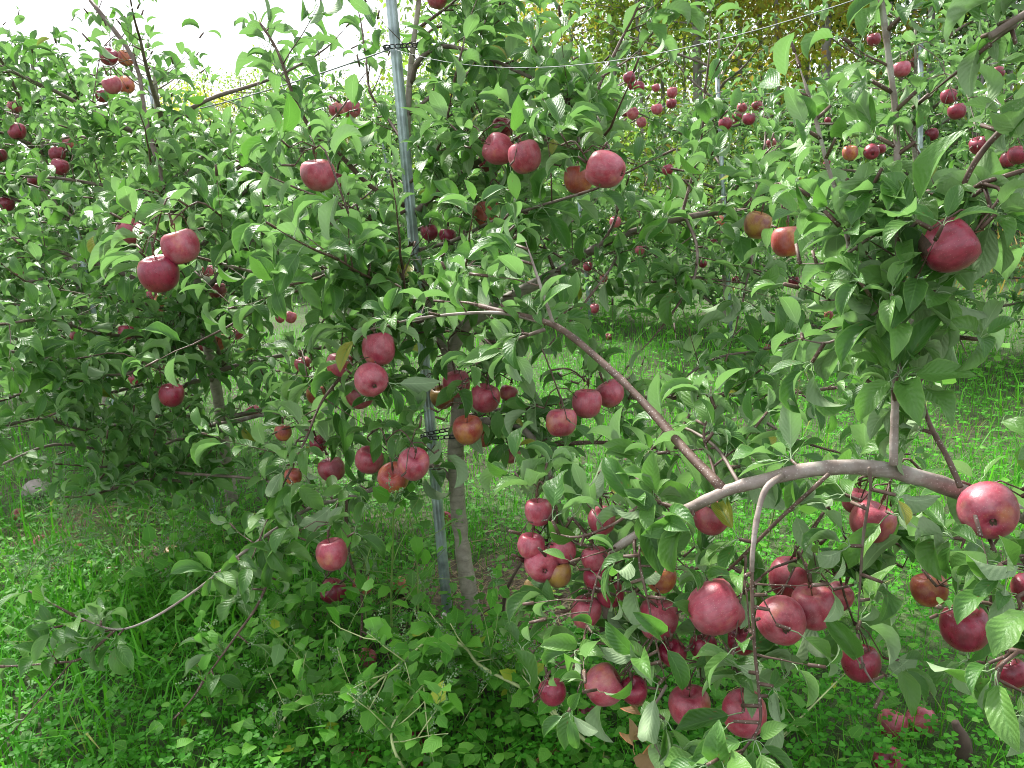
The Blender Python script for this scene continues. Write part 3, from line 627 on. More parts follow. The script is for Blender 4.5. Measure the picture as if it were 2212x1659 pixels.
G_A, G_R, G_L, G_B, G_W = 'apples on the middle tree', 'apples on the foreground right tree', 'apples on the trees at left', 'apples on the back row', 'windfall apples in the grass'
APPLES = [
 # --- foreground right tree
 (2048, 533, 117, 'd', 'K', G_R, 'big shiny dark crimson apple with a brown bruise, high at the right'),
 (2136, 1105, 118, 'r', 'C', G_R, 'large apple at the right end of the thick limb, calyx facing us'),
 (1850, 1083, 46, 'r', 'n', G_R, 'apple half tucked behind its neighbour just under the thick limb'),
 (1883, 1128, 92, 'r', 'n', G_R, 'round pinkish apple hanging alone on two stalks below the thick limb'),
 (1535, 1117, 80, 'r', 'n', G_R, 'apple directly behind the left fork of the thick limb'),
 (1543, 1314, 112, 'r', 'L', G_R, 'largest apple of the low cluster with a pale russet shoulder, left of the white twig'),
 (1705, 1249, 85, 'r', 'n', G_R, 'apple at the top of the low cluster behind two crossing leaves'),
 (1688, 1342, 102, 'r', 'C', G_R, 'apple in the low cluster with its eye facing out, right of the white twig'),
 (1758, 1313, 92, 'r', 'n', G_R, 'apple with a yellow scar at the right of the low cluster'),
 (1811, 1290, 52, 'r', 'n', G_R, 'sliver of apple at the far right of the low cluster'),
 (1602, 1383, 64, 'd', 'n', G_R, 'dark apple in the shade under the russet-shouldered one'),
 (1490, 1527, 88, 'r', 'n', G_R, 'apple near the bottom edge between two leafy hanging twigs'),
 (1608, 1543, 92, 'r', 'n', G_R, 'yellow-flecked apple behind the long leaf at the foot of the white twig'),
 (1520, 1398, 48, 'd', 'n', G_R, 'small shaded apple peeping below the largest low apple'),
 (1303, 1480, 86, 'r', 'L', G_R, 'oval crimson apple hanging lowest on the left of the foreground cluster'),
 (1370, 1493, 56, 'd', 'n', G_R, 'dark narrow apple just right of the lowest oval one'),
 (1264, 1323, 64, 'r', 'n', G_R, 'pinkish apple among drooping leaves on the left of the cluster'),
 (1318, 1285, 52, 'd', 'n', G_R, 'apple under the fold of a leaf right above the drooping leaves'),
 (1290, 1250, 34, 'd', 'n', G_R, 'small dark apple behind a grey twig above the drooping leaves'),
 (1420, 1338, 84, 'r', 'n', G_R, 'pinkish red apple behind a long dark leaf in the cluster middle'),
 (1428, 1250, 64, 'o', 'n', G_R, 'pale orange apple above the one behind the long dark leaf'),
 (1455, 1412, 42, 'd', 'n', G_R, 'little red apple at the bottom of the cluster middle'),
 (1193, 1496, 42, 'd', 'n', G_R, 'dim red apple behind leaves at the lower left of the cluster'),
 (1170, 1220, 74, 'r', 'C', G_R, 'red apple with a puckered eye under a horizontal leaf, right of the grey trunk'),
 (1147, 1180, 52, 'r', 'n', G_R, 'apple touching the top left of the one with the puckered eye'),
 (1215, 1190, 42, 'r', 'n', G_R, 'apple partly hidden right of the one with the puckered eye'),
 (1205, 1240, 42, 'y', 'n', G_R, 'yellow-brown apple in the gap below the horizontal leaf'),
 (1163, 1107, 52, 'r', 'n', G_R, 'orange-red apple beside a pale round leaf, right of the trunk'),
 (1300, 1126, 52, 'r', 'n', G_R, 'apple behind big leaves above the left of the cluster'),
 (1285, 1208, 38, 'r', 'n', G_R, 'slice of red apple between two broad leaves'),
 (1860, 1434, 80, 'd', 'n', G_R, 'dark red apple hanging in shade from the leafy vertical twig'),
 (2008, 1275, 74, 'o', 'n', G_R, 'orange-pink apple at right with a leaf across its lower half'),
 (2085, 1358, 98, 'd', 'n', G_R, 'crimson apple behind the long curved leaf at lower right'),
 (2188, 1456, 62, 'd', 'n', G_R, 'apple cut by leaves near the lower right edge'),
 (2216, 1272, 46, 'd', 'n', G_R, 'apple just showing on the right edge of the picture'),
 # --- middle tree
 (1079, 323, 66, 'r', 'L', G_A, 'bright apple with its stem showing on the left, upper crown'),
 (1134, 340, 70, 'r', 'n', G_A, 'dull pink apple touching the stem-showing one on its right'),
 (1060, 350, 52, 'd', 'n', G_A, 'shaded apple behind and below the stem-showing one'),
 (1086, 277, 46, 'd', 'n', G_A, 'apple under a leaf directly above the stem-showing one'),
 (1310, 365, 78, 'r', 'R', G_A, 'large pink apple behind a broad leaf, right side of the upper crown'),
 (1250, 388, 62, 'o', 'n', G_A, 'orange apple in shade left of the large pink one'),
 (1055, 465, 60, 'o', 'n', G_A, 'orange-pink apple behind leaves and a thin grey twig'),
 (945, -4, 44, 'r', 'n', G_A, 'apple at the top edge beside the trunk tip'),
 (688, 379, 73, 'r', 'n', G_A, 'single dusky apple with leaves over its right side, left of the pole'),
 (725, 390, 30, 'd', 'n', G_A, 'hidden small apple at the right shoulder of the dusky one'),
 (802, 822, 72, 'r', 'C', G_A, 'pink apple with its eye turned to us, left of the metal pole'),
 (778, 853, 62, 'r', 'n', G_A, 'apple below and behind the one whose eye faces us'),
 (817, 756, 70, 'r', 'n', G_A, 'apple covered by leaves above the one whose eye faces us'),
 (735, 790, 58, 'r', 'n', G_A, 'apple left of the one whose eye faces us, behind a twig'),
 (656, 788, 36, 'r', 'n', G_A, 'small apple under a folded leaf left of the pole group'),
 (682, 853, 40, 'o', 'n', G_A, 'orange-tinted apple behind the slanting grey twig'),
 (956, 858, 52, 'y', 'n', G_A, 'olive-gold russet apple between the pole and the trunk'),
 (987, 830, 58, 'r', 'n', G_A, 'apple behind the cut stub of the trunk'),
 (1047, 861, 64, 'r', 'n', G_A, 'round red apple just right of the trunk stub'),
 (1098, 850, 38, 'r', 'n', G_A, 'half hidden apple right of the round red one'),
 (1010, 930, 64, 'o', 'n', G_A, 'orange-streaked apple in front of the trunk beside the chain tie'),
 (1044, 943, 46, 'o', 'n', G_A, 'orange apple tucked behind the streaked one at the chain tie'),
 (1212, 913, 66, 'r', 'n', G_A, 'lowest of three apples in a rising line over the bright grass'),
 (1268, 872, 63, 'r', 'n', G_A, 'middle of three apples in a rising line over the bright grass'),
 (1318, 851, 61, 'r', 'n', G_A, 'topmost of three apples in a rising line over the bright grass'),
 (1104, 981, 42, 'r', 'n', G_A, 'apple behind a narrow leaf, right of the lower trunk'),
 (850, 1033, 66, 'o', 'S', G_A, 'apple with a tan russet cap, lower one of the pair left of the pole'),
 (893, 1004, 67, 'r', 'n', G_A, 'apple touching the pole, upper one of the pair'),
 (797, 995, 60, 'r', 'n', G_A, 'apple with a leaf across its left side, beside the russet-capped one'),
 (717, 1015, 56, 'r', 'n', G_A, 'apple behind leaves, left of the group by the pole'),
 (634, 1030, 34, 'o', 'n', G_A, 'orange apple low on the left branch'),
 (688, 960, 34, 'd', 'n', G_A, 'dark apple in shade over the left branch'),
 (612, 935, 26, 'o', 'n', G_A, 'small orange apple by the left end of the side branch'),
 (717, 1198, 66, 'r', 'n', G_A, 'upper of two apples on the hanging twig below the left branch'),
 (722, 1276, 54, 'd', 'L', G_A, 'lower dark apple of two on the hanging twig'),
 (783, 1266, 42, 'o', 'n', G_A, 'orange apple behind leaves to the right of the hanging twig pair'),
 (1636, 487, 58, 'y', 'n', G_A, 'russet-yellow apple under the long horizontal branch at right'),
 (1702, 522, 68, 'o', 'n', G_A, 'orange-red apple below the right end of the horizontal branch'),
 (967, 511, 22, 'd', 'n', G_A, 'tiny red apple in the crown just right of the pole'),
 (927, 503, 20, 'd', 'n', G_A, 'tiny apple touching the right side of the pole'),
 # --- trees at left
 (235, 123, 37, 'd', 'n', G_L, 'upper left apple of four bunched against the sky'),
 (272, 126, 34, 'o', 'n', G_L, 'upper right apple of four bunched against the sky'),
 (243, 184, 39, 'r', 'n', G_L, 'lower left apple of four bunched against the sky'),
 (272, 184, 36, 'o', 'C', G_L, 'lower right orange apple of four bunched against the sky'),
 (222, 208, 28, 'd', 'n', G_L, 'dark apple just below the bunch of four'),
 (30, 231, 28, 'r', 'n', G_L, 'apple near the left edge above the lone round one'),
 (37, 284, 36, 'd', 'n', G_L, 'lone round apple near the left edge'),
 (151, 313, 33, 'r', 'n', G_L, 'top apple of three stacked by a dark trunk at left'),
 (124, 334, 33, 'd', 'n', G_L, 'middle apple of three stacked by a dark trunk at left'),
 (130, 361, 36, 'd', 'n', G_L, 'bottom apple of three stacked by a dark trunk at left'),
 (15, 441, 31, 'd', 'n', G_L, 'dark apple on the left edge, above the arching leaves'),
 (0, 336, 28, 'd', 'n', G_L, 'apple cut by the left edge'),
 (67, 312, 17, 'd', 'n', G_L, 'small dark apple between the lone one and the stack of three'),
 (71, 390, 22, 'd', 'n', G_L, 'small dull apple below the stack of three'),
 (335, 410, 32, 'd', 'n', G_L, 'reddish apple behind the base of a leafy upright shoot'),
 (280, 500, 56, 'r', 'n', G_L, 'apple behind a drooping leaf, left of the big pair'),
 (390, 534, 78, 'r', 'n', G_L, 'upper apple of the big dusky pair on the left tree'),
 (345, 592, 83, 'd', 'n', G_L, 'lower apple of the big dusky pair on the left tree'),
 (328, 640, 32, 'r', 'n', G_L, 'small red apple under the big dusky pair'),
 (352, 655, 36, 'o', 'n', G_L, 'yellow-orange apple behind a curved leaf under the big pair'),
 (450, 585, 26, 'r', 'n', G_L, 'small apple above the round mid-left one'),
 (470, 629, 37, 'd', 'n', G_L, 'round crimson apple right of the big dusky pair'),
 (273, 718, 33, 'd', 'n', G_L, 'clear crimson apple hanging at mid left'),
 (470, 739, 38, 'o', 'n', G_L, 'orange-cheeked apple behind a leaf at mid left'),
 (445, 745, 34, 'd', 'n', G_L, 'dark apple touching the orange-cheeked one'),
 (512, 721, 26, 'd', 'n', G_L, 'apple at the right of the mid left group'),
 (371, 854, 52, 'd', 'n', G_L, 'plump magenta apple hanging by itself in the left tree'),
 (340, 788, 30, 'd', 'n', G_L, 'apple behind a slanting red twig at left'),
 (295, 816, 34, 'd', 'n', G_L, 'shaded apple under the slanting red twig'),
 (163, 725, 22, 'r', 'n', G_L, 'pale pink apple behind dark leaves at left'),
 (548, 890, 30, 'd', 'n', G_L, 'dark apple over the bare lower trunk at left'),
 (373, 946, 18, 'd', 'n', G_L, 'tiny red apple low in the left tree'),
 (50, 947, 16, 'r', 'n', G_L, 'tiny red apple low by the left edge'),
 (123, 970, 27, 'r', 'n', G_L, 'pinkish low apple above the left grass'),
 (157, 998, 27, 'd', 'n', G_L, 'red low apple right of the pinkish one'),
 (45, 590, 22, 'd', 'n', G_L, 'dim apple in the dark leaves of the left edge'),
 (774, 435, 16, 'r', 'n', G_L, 'pale little apple left of the pole in the upper leaves'),
 (760, 236, 38, 'r', 'n', G_L, 'pink apple in the glare left of the pole, right one of two'),
 (727, 237, 32, 'r', 'n', G_L, 'pink apple in the glare left of the pole, left one of two'),
 (605, 688, 19, 'r', 'n', G_L, 'left small apple of two over the bright grass gap'),
 (628, 686, 24, 'r', 'n', G_L, 'right small apple of two over the bright grass gap'),
 # --- back row
 (1360, 168, 26, 'd', 'n', G_B, 'top apple of the dangling three under the high wire'),
 (1366, 183, 22, 'd', 'n', G_B, 'middle apple of the dangling three under the high wire'),
 (1381, 188, 22, 'd', 'n', G_B, 'right apple of the dangling three under the high wire'),
 (1417, 190, 17, 'r', 'n', G_B, 'small apple by the bough right of the dangling three'),
 (1452, 200, 22, 'r', 'n', G_B, 'upper apple of the pair above the bluish pole top'),
 (1450, 224, 22, 'd', 'n', G_B, 'lower apple of the pair above the bluish pole top'),
 (1419, 236, 24, 'r', 'n', G_B, 'apple just left of the bluish pole top'),
 (1367, 246, 25, 'r', 'n', G_B, 'larger of the twin apples in front of pale trunks'),
 (1351, 242, 20, 'd', 'n', G_B, 'smaller of the twin apples in front of pale trunks'),
 (1386, 265, 21, 'r', 'n', G_B, 'apple crossed by the lower wire'),
 (1329, 480, 24, 'r', 'n', G_B, 'single apple seen under the horizontal branch of the middle tree'),
 (1442, 367, 24, 'd', 'n', G_B, 'dull apple right of the large pink crown apple'),
 (1382, 541, 21, 'r', 'n', G_B, 'small apple below the horizontal branch'),
 (1888, 86, 28, 'd', 'n', G_B, 'small apple left of the tall upright shoot, near the top'),
 (1948, 150, 36, 'r', 'n', G_B, 'bright apple between two pale leaves, right of the tall shoot'),
 (1980, 134, 26, 'r', 'n', G_B, 'apple above the bright one right of the tall shoot'),
 (2155, 158, 27, 'd', 'n', G_B, 'apple behind the large pale leaf at upper right'),
 (2050, 209, 33, 'd', 'n', G_B, 'upper dark apple of the right-hand pair'),
 (2068, 241, 36, 'd', 'n', G_B, 'lower dark apple of the right-hand pair'),
 (2013, 291, 27, 'd', 'n', G_B, 'shaded apple under leaves left of the red-brown bough'),
 (1836, 331, 32, 'o', 'n', G_B, 'russet-red apple left of the tall upright shoot'),
 (1883, 328, 33, 'd', 'C', G_B, 'dark apple with a visible eye beside the tall upright shoot'),
 (1903, 322, 21, 'd', 'n', G_B, 'apple peeking between the dark one and the tall shoot'),
 (2115, 315, 38, 'd', 'n', G_B, 'crimson apple touching the red-brown bough at right'),
 (2200, 335, 42, 'd', 'n', G_B, 'apple at the right edge beside the bough'),
 (2178, 346, 34, 'd', 'n', G_B, 'darker apple behind the one at the right edge'),
 (1603, 233, 21, 'r', 'n', G_B, 'left apple of the high pair over the lower wire'),
 (1635, 228, 21, 'r', 'n', G_B, 'right apple of the high pair over the lower wire'),
 (1567, 267, 29, 'd', 'n', G_B, 'biggest apple of the tight clump under the lower wire'),
 (1547, 273, 19, 'd', 'n', G_B, 'left apple of the tight clump under the lower wire'),
 (1582, 264, 20, 'd', 'n', G_B, 'right apple of the tight clump under the lower wire'),
 (1618, 257, 27, 'd', 'n', G_B, 'apple beneath the high pair, just under the wire'),
 (1592, 253, 21, 'd', 'n', G_B, 'apple between the clump and the high pair'),
 (1666, 310, 21, 'r', 'n', G_B, 'lone apple among pale back row leaves'),
 (1790, 357, 23, 'd', 'n', G_B, 'apple half hidden behind the pale leaning shoot'),
 (1551, 480, 29, 'o', 'n', G_B, 'orange apple left of the russet one under the branch'),
 (1540, 527, 21, 'd', 'n', G_B, 'dim apple low beneath the branch at right'),
 (1788, 260, 14, 'd', 'n', G_B, 'tiny dark apple right of the pale leaning shoot'),
 (1284, 667, 20, 'r', 'n', G_B, 'small hanging apple over the far grass'),
 (1270, 576, 20, 'd', 'n', G_B, 'dull apple above the far grass, right of the thick grey limb'),
 (1304, 602, 17, 'r', 'n', G_B, 'faded apple in the far thicket'),
 (1590, 606, 19, 'd', 'n', G_B, 'dark apple low in the far thicket'),
 (1715, 608, 23, 'd', 'n', G_B, 'shaded apple behind the leaves left of the big shoot'),
 (1518, 570, 18, 'd', 'n', G_B, 'small dark apple beside the far trunk'),
 (1790, 680, 20, 'r', 'n', G_B, 'reddish apple below the curled leaf at right'),
]
FALLEN = [
 (1154, 1271, 44, 'p', 's', 'yellow windfall apple under the cluster, right of the trunk base'),
 (1928, 1566, 60, 'r', 'n', 'left windfall of the pair in the clover at lower right'),
 (1992, 1556, 62, 'r', 'L', 'right windfall of the pair, pale on top'),
 (1920, 1649, 66, 'd', 'S', 'purplish windfall at the bottom edge with its stem hollow up'),
 (170, 1186, 25, 'r', 'n', 'red windfall on the bare soil at left'),
 (372, 1192, 27, 'p', 'n', 'two-toned windfall on the soil patch behind the left branch'),
 (238, 1236, 17, 'd', 'n', 'dark little windfall among weed stems at left'),
 (88, 1169, 17, 'r', 'n', 'pale pink windfall near the left edge'),
 (115, 1229, 15, 'o', 'n', 'faded orange windfall under the seedy weeds'),
 (897, 1586, 28, 'd', 'n', 'half buried windfall in the weeds at the bottom centre'),
 (777, 1636, 36, 'd', 'n', 'dark windfall at the bottom edge left of centre'),
 (917, 1633, 28, 'd', 'n', 'dark windfall at the bottom edge under the pale stem'),
 (1267, 1543, 25, 'd', 'n', 'windfall in shade below the lowest oval apple'),
 (963, 1122, 34, 'd', 'n', 'dark windfall in the grass behind the pole'),
 (862, 1262, 17, 'o', 'n', 'small pink windfall between the tall weed stems'),
 (790, 1420, 17, 'r', 'n', 'pale red windfall under the hanging twig tip'),
 (40, 1110, 17, 'r', 'n', 'small windfall at the left edge of the soil'),
 (1300, 720, 15, 'd', 'n', 'left windfall of two in the far alley grass'),
 (1313, 727, 15, 'd', 'n', 'right windfall of two in the far alley grass'),
 (1658, 751, 17, 'd', 'n', 'windfall in the alley grass below the far thicket'),
 (1690, 708, 20, 'd', 'n', 'brownish windfall under the back row branches'),
 (1593, 1426, 20, 'd', 'n', 'windfall in the clover below the low cluster'),
 (135, 1400, 14, 'r', 'n', 'small windfall near the lower left twigs'),
]
GAP_APPLES = []          # (px, py, radius, depth) so that leaves seldom hide the fruit the photo shows
fwd = -FW
simple('bruise_brown', (.055, .028, .022), .55, 0, 25, .5)
def bruise(o, direction):
    me = o.data; q = o.rotation_quaternion.to_matrix(); d = np.array(q.transposed() @ Vector(direction)); co = np.array([v.co[:] for v in me.vertices]); nr = np.array([v.normal[:] for v in me.vertices])
    u = co / (np.linalg.norm(co, axis=1)[:, None] + 1e-9); ok = (u @ d) > .86; f = [p.vertices[:] for p in me.polygons if all(ok[i] for i in p.vertices)]
    if f: link('bruise', mk_mesh('bruise', co + nr * .004, [np.array(f)], None, ['bruise_brown']), o)
def put_apple(px_, py_, d_, tone, ori, grp, label, dep, diam, fallen=False):
    c = P(px_, py_, dep)
    tocam = nz(CAM - c); right = nz(np.cross(-tocam, [0, 0, 1]))
    j = rng.normal(0, .22, 3)
    ax = {'n': np.array([0, 0, 1.0]) + j, 'C': -tocam * .9 + np.array([0, 0, .35]) - right * .15, 'S': tocam * .8 + np.array([0, 0, .5]),
          's': tocam * .75 - right * .1 + np.array([0, 0, .65]), 'L': -right * .8 + np.array([0, 0, .45]) + tocam * .35, 'K': right * .8 + np.array([0, 0, .5]) + tocam * -.2, 'R': -right * .8 + np.array([0, 0, .3]) - tocam * .3}[ori]
    if ori == 'L' and not fallen and tone == 'r' and d_ > 80: ax = right * .8 + np.array([0, 0, .5]) - tocam * .15
    ax = nz(ax)
    if fallen: c[2] = diam * .40; ax = nz(ax + rng.normal(0, .4, 3)) if ori == 'n' else ax
    o = link('apple', AP[tone][int(rng.integers(0, 4))], None, c, label=label, category='apple', group=grp)
    q = Vector(ax).to_track_quat('Z', 'Y'); sp_ = Matrix.Rotation(rng.uniform(0, 6.28), 4, 'Z')
    o.rotation_mode = 'QUATERNION'; o.rotation_quaternion = q @ sp_.to_quaternion(); o.scale = (diam,) * 3
    if 'bruise' in label: SC.view_layers[0].update(); bruise(o, nz(tocam * .55 - right * .85 + np.array([0, 0, .15])))
    if d_ >= 20 or fallen:
        link('stem', STEM, o); link('calyx', CALYX, o)
    return c, ax
NODES = []; OWN = []
for t in TREES:
    NODES.append(np.array(t.nodes)); OWN += [t] * len(t.nodes)
NODES = np.concatenate(NODES)
rowB = BASE_A + ROWN * ROW2OFF
for (a, b, d_, tone, ori, grp, label) in APPLES:
    diam = .085 * (1 + rng.normal(0, .03)); dep = diam * F_PX / d_
    if grp == G_R: dep = min(max(dep, 1.12), 1.7)
    if grp == G_A: dep = min(max(dep, 2.05), 2.75)
    if grp == G_L: dep = min(max(dep, 2.0), 5.6)
    if grp == G_B: dep = min(max(dep, 3.6), 7.6)
    diam = d_ * dep / F_PX; diam = min(max(diam, .055), .096)
    if 'bruise' in label: dep = 1.14; diam = .073
    c, ax = put_apple(a, b, d_, tone, ori, grp, label, dep, diam)
    hid = any(w_ in label for w_ in ('behind', 'hidden', 'under ', 'sliver', 'slice', 'peeking', 'peeping', 'covered', 'tucked', 'dim ', 'between'))
    GAP_APPLES.append((a, b, .5 * diam * F_PX / dep, dep, (.22 if grp == G_R else .4) if hid and d_ < 80 else .05))
    top = c + ax * diam * .62
    cand = NODES
    dist = np.linalg.norm(cand - (top + np.array([0, 0, .05])), axis=1) + np.where(cand[:, 2] < top[2] - .05, .15, 0)
    i = int(np.argmin(dist)); t = OWN[i]; nd = cand[i]
    mid = (nd + top) / 2 + np.array([0, 0, .03 + .12 * dist[i]]) + rng.normal(0, .012, 3)
    pp, rr = smooth_path([nd, mid, top + np.array([0, 0, .008]), c + ax * diam * .5], [.003, .0025, .0018, .0012], 3)
    t.tw.add(pp, rr, 5)
    t.spur(top, nz(ax + np.array([0, 0, .4])), int(rng.integers(2, 5)), .085)
    if dist[i] > .12: t.leaves_on(pp[:-3], .095, .03, .03)
    if d_ > 24:
        for q_ in range(3 if d_ > 40 else 2):
            o_ = nz(rng.normal(0, 1, 3) * [1, 1, .6]); q0 = top + o_ * diam * rng.uniform(.5, 1.0)
            t.tw.add(np.array([pp[-5], (pp[-5] + q0) / 2 + [0, 0, .015], q0]), [.0018, .0016, .0013], 4)
            t.spur(q0, nz(o_ + [0, 0, .5]), int(rng.integers(4, 8)), .1)
    NODES = np.vstack([NODES, pp[3:5]]); OWN += [t, t]
for (a, b, d_, tone, ori, label) in FALLEN:
    dep = gdepth(a, b, .03); diam = min(max(d_ * dep / F_PX, .06), .09)
    put_apple(a, b, d_, tone, ori, G_W, label, dep, diam, True)

# ------------------------------------------------------------------ leaves: thin where the photo shows what lies behind
def inpoly(x, y, poly):
    r = np.zeros(len(x), bool); j = len(poly) - 1
    for i in range(len(poly)):
        xi, yi = poly[i]; xj, yj = poly[j]
        c = ((yi > y) != (yj > y)) & (x < (xj - xi) * (y - yi) / (yj - yi + 1e-9) + xi); r ^= c; j = i
    return r
CLEAR = [  # polygon, nearest depth that is kept, share kept
 ([(140, -50), (860, -50), (850, 190), (560, 210), (430, 250), (300, 240), (140, 110)], 9, .35, 2.7),
 ([(-50, -50), (140, -50), (140, 60), (0, 70)], 9, .2, 0),
 ([(1120, 770), (1240, 760), (1330, 840), (1180, 860)], 4, .12),
 ([(1290, 700), (1490, 690), (1560, 750), (1410, 830), (1310, 790)], 4, .1),
 ([(1020, 1060), (1150, 1060), (1130, 1350), (1040, 1350)], 4, .03),
 ([(2050, 760), (2212, 700), (2212, 1040), (2090, 1040), (2030, 950)], 4, .15),
 ([(1650, 1090), (1840, 1090), (1840, 1190), (1680, 1190)], 4, .12),
 ([(1900, 1170), (2000, 1170), (1970, 1500), (1930, 1640), (1700, 1640), (1690, 1440), (1800, 1400), (1920, 1400)], 4, .12),
 ([(0, 1060), (280, 1060), (520, 1170), (400, 1230), (0, 1270)], 4, .25),
 ([(0, 1470), (720, 1480), (1180, 1400), (1180, 1660), (0, 1660)], 4, .02),
 ([(430, 1330), (760, 1230), (1180, 1380), (1180, 1480), (430, 1480)], 4, .16),
 ([(820, 1090), (940, 1090), (960, 1400), (800, 1400)], 4, .15),
 ([(1140, 60), (1850, 20), (1850, 170), (1550, 200), (1440, 260), (1330, 180), (1140, 90)], 9, .28),
 ([(1330, 240), (1480, 240), (1480, 420), (1340, 420)], 4, .25),
 ([(1960, 330), (2050, 330), (2050, 430), (1960, 400)], 2, .4),
 ([(1950, 20), (2110, 20), (2110, 330), (1960, 330)], 1.9, .25),
]
SOLIDS = []
for path, rad in ((A.solid[0][0], A.solid[0][1]), (R.solid[1][0][:29], R.solid[1][1][:29]), (R.solid[2][0], R.solid[2][1]), (A.solid[1][0], A.solid[1][1])):
    SOLIDS.append((path, rad, .35))
POLE_A = [P(968, 1332, dA - .05), P(845, 0, dA - .05)]
pl = np.linspace(0, 1, 60)[:, None]; pole_pts = POLE_A[0] * (1 - pl) + POLE_A[1] * pl
SOLIDS.append((pole_pts, np.full(60, .02), .3))
def prune(t):
    pos = np.array([l[0] for l in t.L]); d = np.array([l[1] for l in t.L]); n = np.array([l[2] for l in t.L]); s = np.array([l[3] for l in t.L])
    mid = pos + d * s[:, None] * .7
    x, y, dep = proj(mid); keep = np.ones(len(s), bool); u = rng.random(len(s))
    keep &= dep > .75
    for poly, dm, share, *dn in CLEAR: keep &= ~(inpoly(x, y, poly) & (dep < dm) & (dep > (dn[0] if dn else 0)) & (u > share))
    u2 = rng.random(len(s)); hl = s * F_PX / np.maximum(dep, .1) * .33
    for a, b, r, dd, sh_ in GAP_APPLES:
        keep &= ~((np.hypot(x - a, y - b) < r * .95 + hl) & (dep < dd + .02) & (u2 > sh_))
    c3 = mid
    if t in (A, R, L1):
        for pth, rad, share in SOLIDS:
            sx, sy, sd = proj(pth); rr = rad * F_PX / sd
            dd = np.hypot(x[:, None] - sx[None], y[:, None] - sy[None]) - rr[None]; k = dd.argmin(1)
            keep &= ~((dd.min(1) < hl * .8) & (dep < sd[k] + .02) & (rng.random(len(s)) > share))
    keep &= mid[:, 2] > .03
    return pos[keep], d[keep], n[keep], s[keep], x[keep], y[keep], dep[keep]
stat = []
for t in TREES:
    pos, d, n, s, x, y, dep = prune(t)
    vis = (x > -30) & (x < 2242) & (y > -30) & (y < 1690) & (dep > .3)
    size_px = np.where(vis, s * F_PX / np.maximum(dep, .1), 0)
    order = np.argsort(-size_px); big = order[(size_px[order] > 17)][:300]; mask = np.zeros(len(s), bool); mask[big] = True
    fr = frames(d, n)
    for i in big:
        o = link('leaf', LEAF_MESH[int(rng.integers(0, len(LEAF_MESH)))], t.root)
        sc = s[i]; f = fr[i]; p = pos[i] - t.base
        o.matrix_local = Matrix(((f[0, 0] * sc, f[0, 1] * sc, f[0, 2] * sc, p[0]), (f[1, 0] * sc, f[1, 1] * sc, f[1, 2] * sc, p[1]), (f[2, 0] * sc, f[2, 1] * sc, f[2, 2] * sc, p[2]), (0, 0, 0, 1)))
    r_ = ~mask
    tm, mm = (LEAF_MED, 'apple_leaf') if t.lod == 0 else ((LEAF_MID, 'apple_leaf_far') if t.lod == 1 else (LEAF_LO, 'apple_leaf_far'))
    me = scatter_mesh('foliage', tm, pos[r_], d[r_], n[r_], s[r_], mm, t.base)
    link('foliage', me, t.root, kind='stuff')
    link('twigs', t.tw.mesh('twigs', 'bark_twig' if t.lod else 'bark_red', t.base), t.root, kind='stuff')
    stat.append((len(s), len(big)))
print('LEAVES', stat)

# ------------------------------------------------------------------ poles, wires, ties
def pole(p0, p1, r, label, grooved=False):
    p0 = np.asarray(p0); p1 = np.asarray(p1); k = 20; ax = nz(p1 - p0)
    e1 = nz(np.cross(ax, [0, 1, 0.05])); e2 = np.cross(ax, e1); V = []
    for q in (p0 - ax * .25, p0 * .5 + p1 * .5, p1):
        for i in range(k):
            a = i * 2 * PI / k; rr = r * (1 - (.22 if (grooved and i % 5 == 0) else 0))
            V.append(q + e1 * math.cos(a) * rr + e2 * math.sin(a) * rr)
    V = np.array(V) - p0; Q = [(j * k + i, j * k + (i + 1) % k, (j + 1) * k + (i + 1) % k, (j + 1) * k + i) for j in range(2) for i in range(k)]
    V = np.vstack([V, [p1 - p0 + ax * .001]]); T = [(3 * k, 2 * k + i, 2 * k + (i + 1) % k) for i in range(k)]
    return link('metal_pole', mk_mesh('metal_pole', V, [np.array(Q), np.array(T)], None, ['galvanised'], smooth=not grooved), None, p0, label=label, category='pole', group='metal support poles of the apple trees')
ptop = P(838, -75, dA - .05)
pole(G(968, 1334), ptop, .0185, 'tall ribbed galvanised pole standing beside the trunk of the middle tree', True)
def pole_t(base, z, lab, lean=-.03): pole(base, np.asarray(base) + np.array([lean * z, 0, z]), .017, lab)
pole(L1b + np.array([-.1, -.04, 0]), P(317, 168, dL + .05), .017, 'thin pole rising beside the bushy left tree into the sky')
pole_t(L2b + np.array([.08, -.06, 0]), 2.1, 'thin pole among the leaves beside the dense left tree')
pole_t(L3b + np.array([.1, -.05, 0]), 2.1, 'thin pole buried in the tall dark tree at the left edge')
plab = ['thin pole at far right in front of the dark woods', 'thin pole behind the tall upright shoot at right', 'pale pole top above the right back row tree', 'bluish pole with apples around its top, right of centre',
        'leaning pale pole seen between crown apples and woods', 'pole behind the large pink crown apple', 'distant pole hidden by the middle tree', 'distant pole in the glare left of centre']
for (t_, k), lb in zip(rows2[:8], plab): pole_t(rowpt(t_ - .1, ROW2OFF - .1), 2.1, lb, -.05)

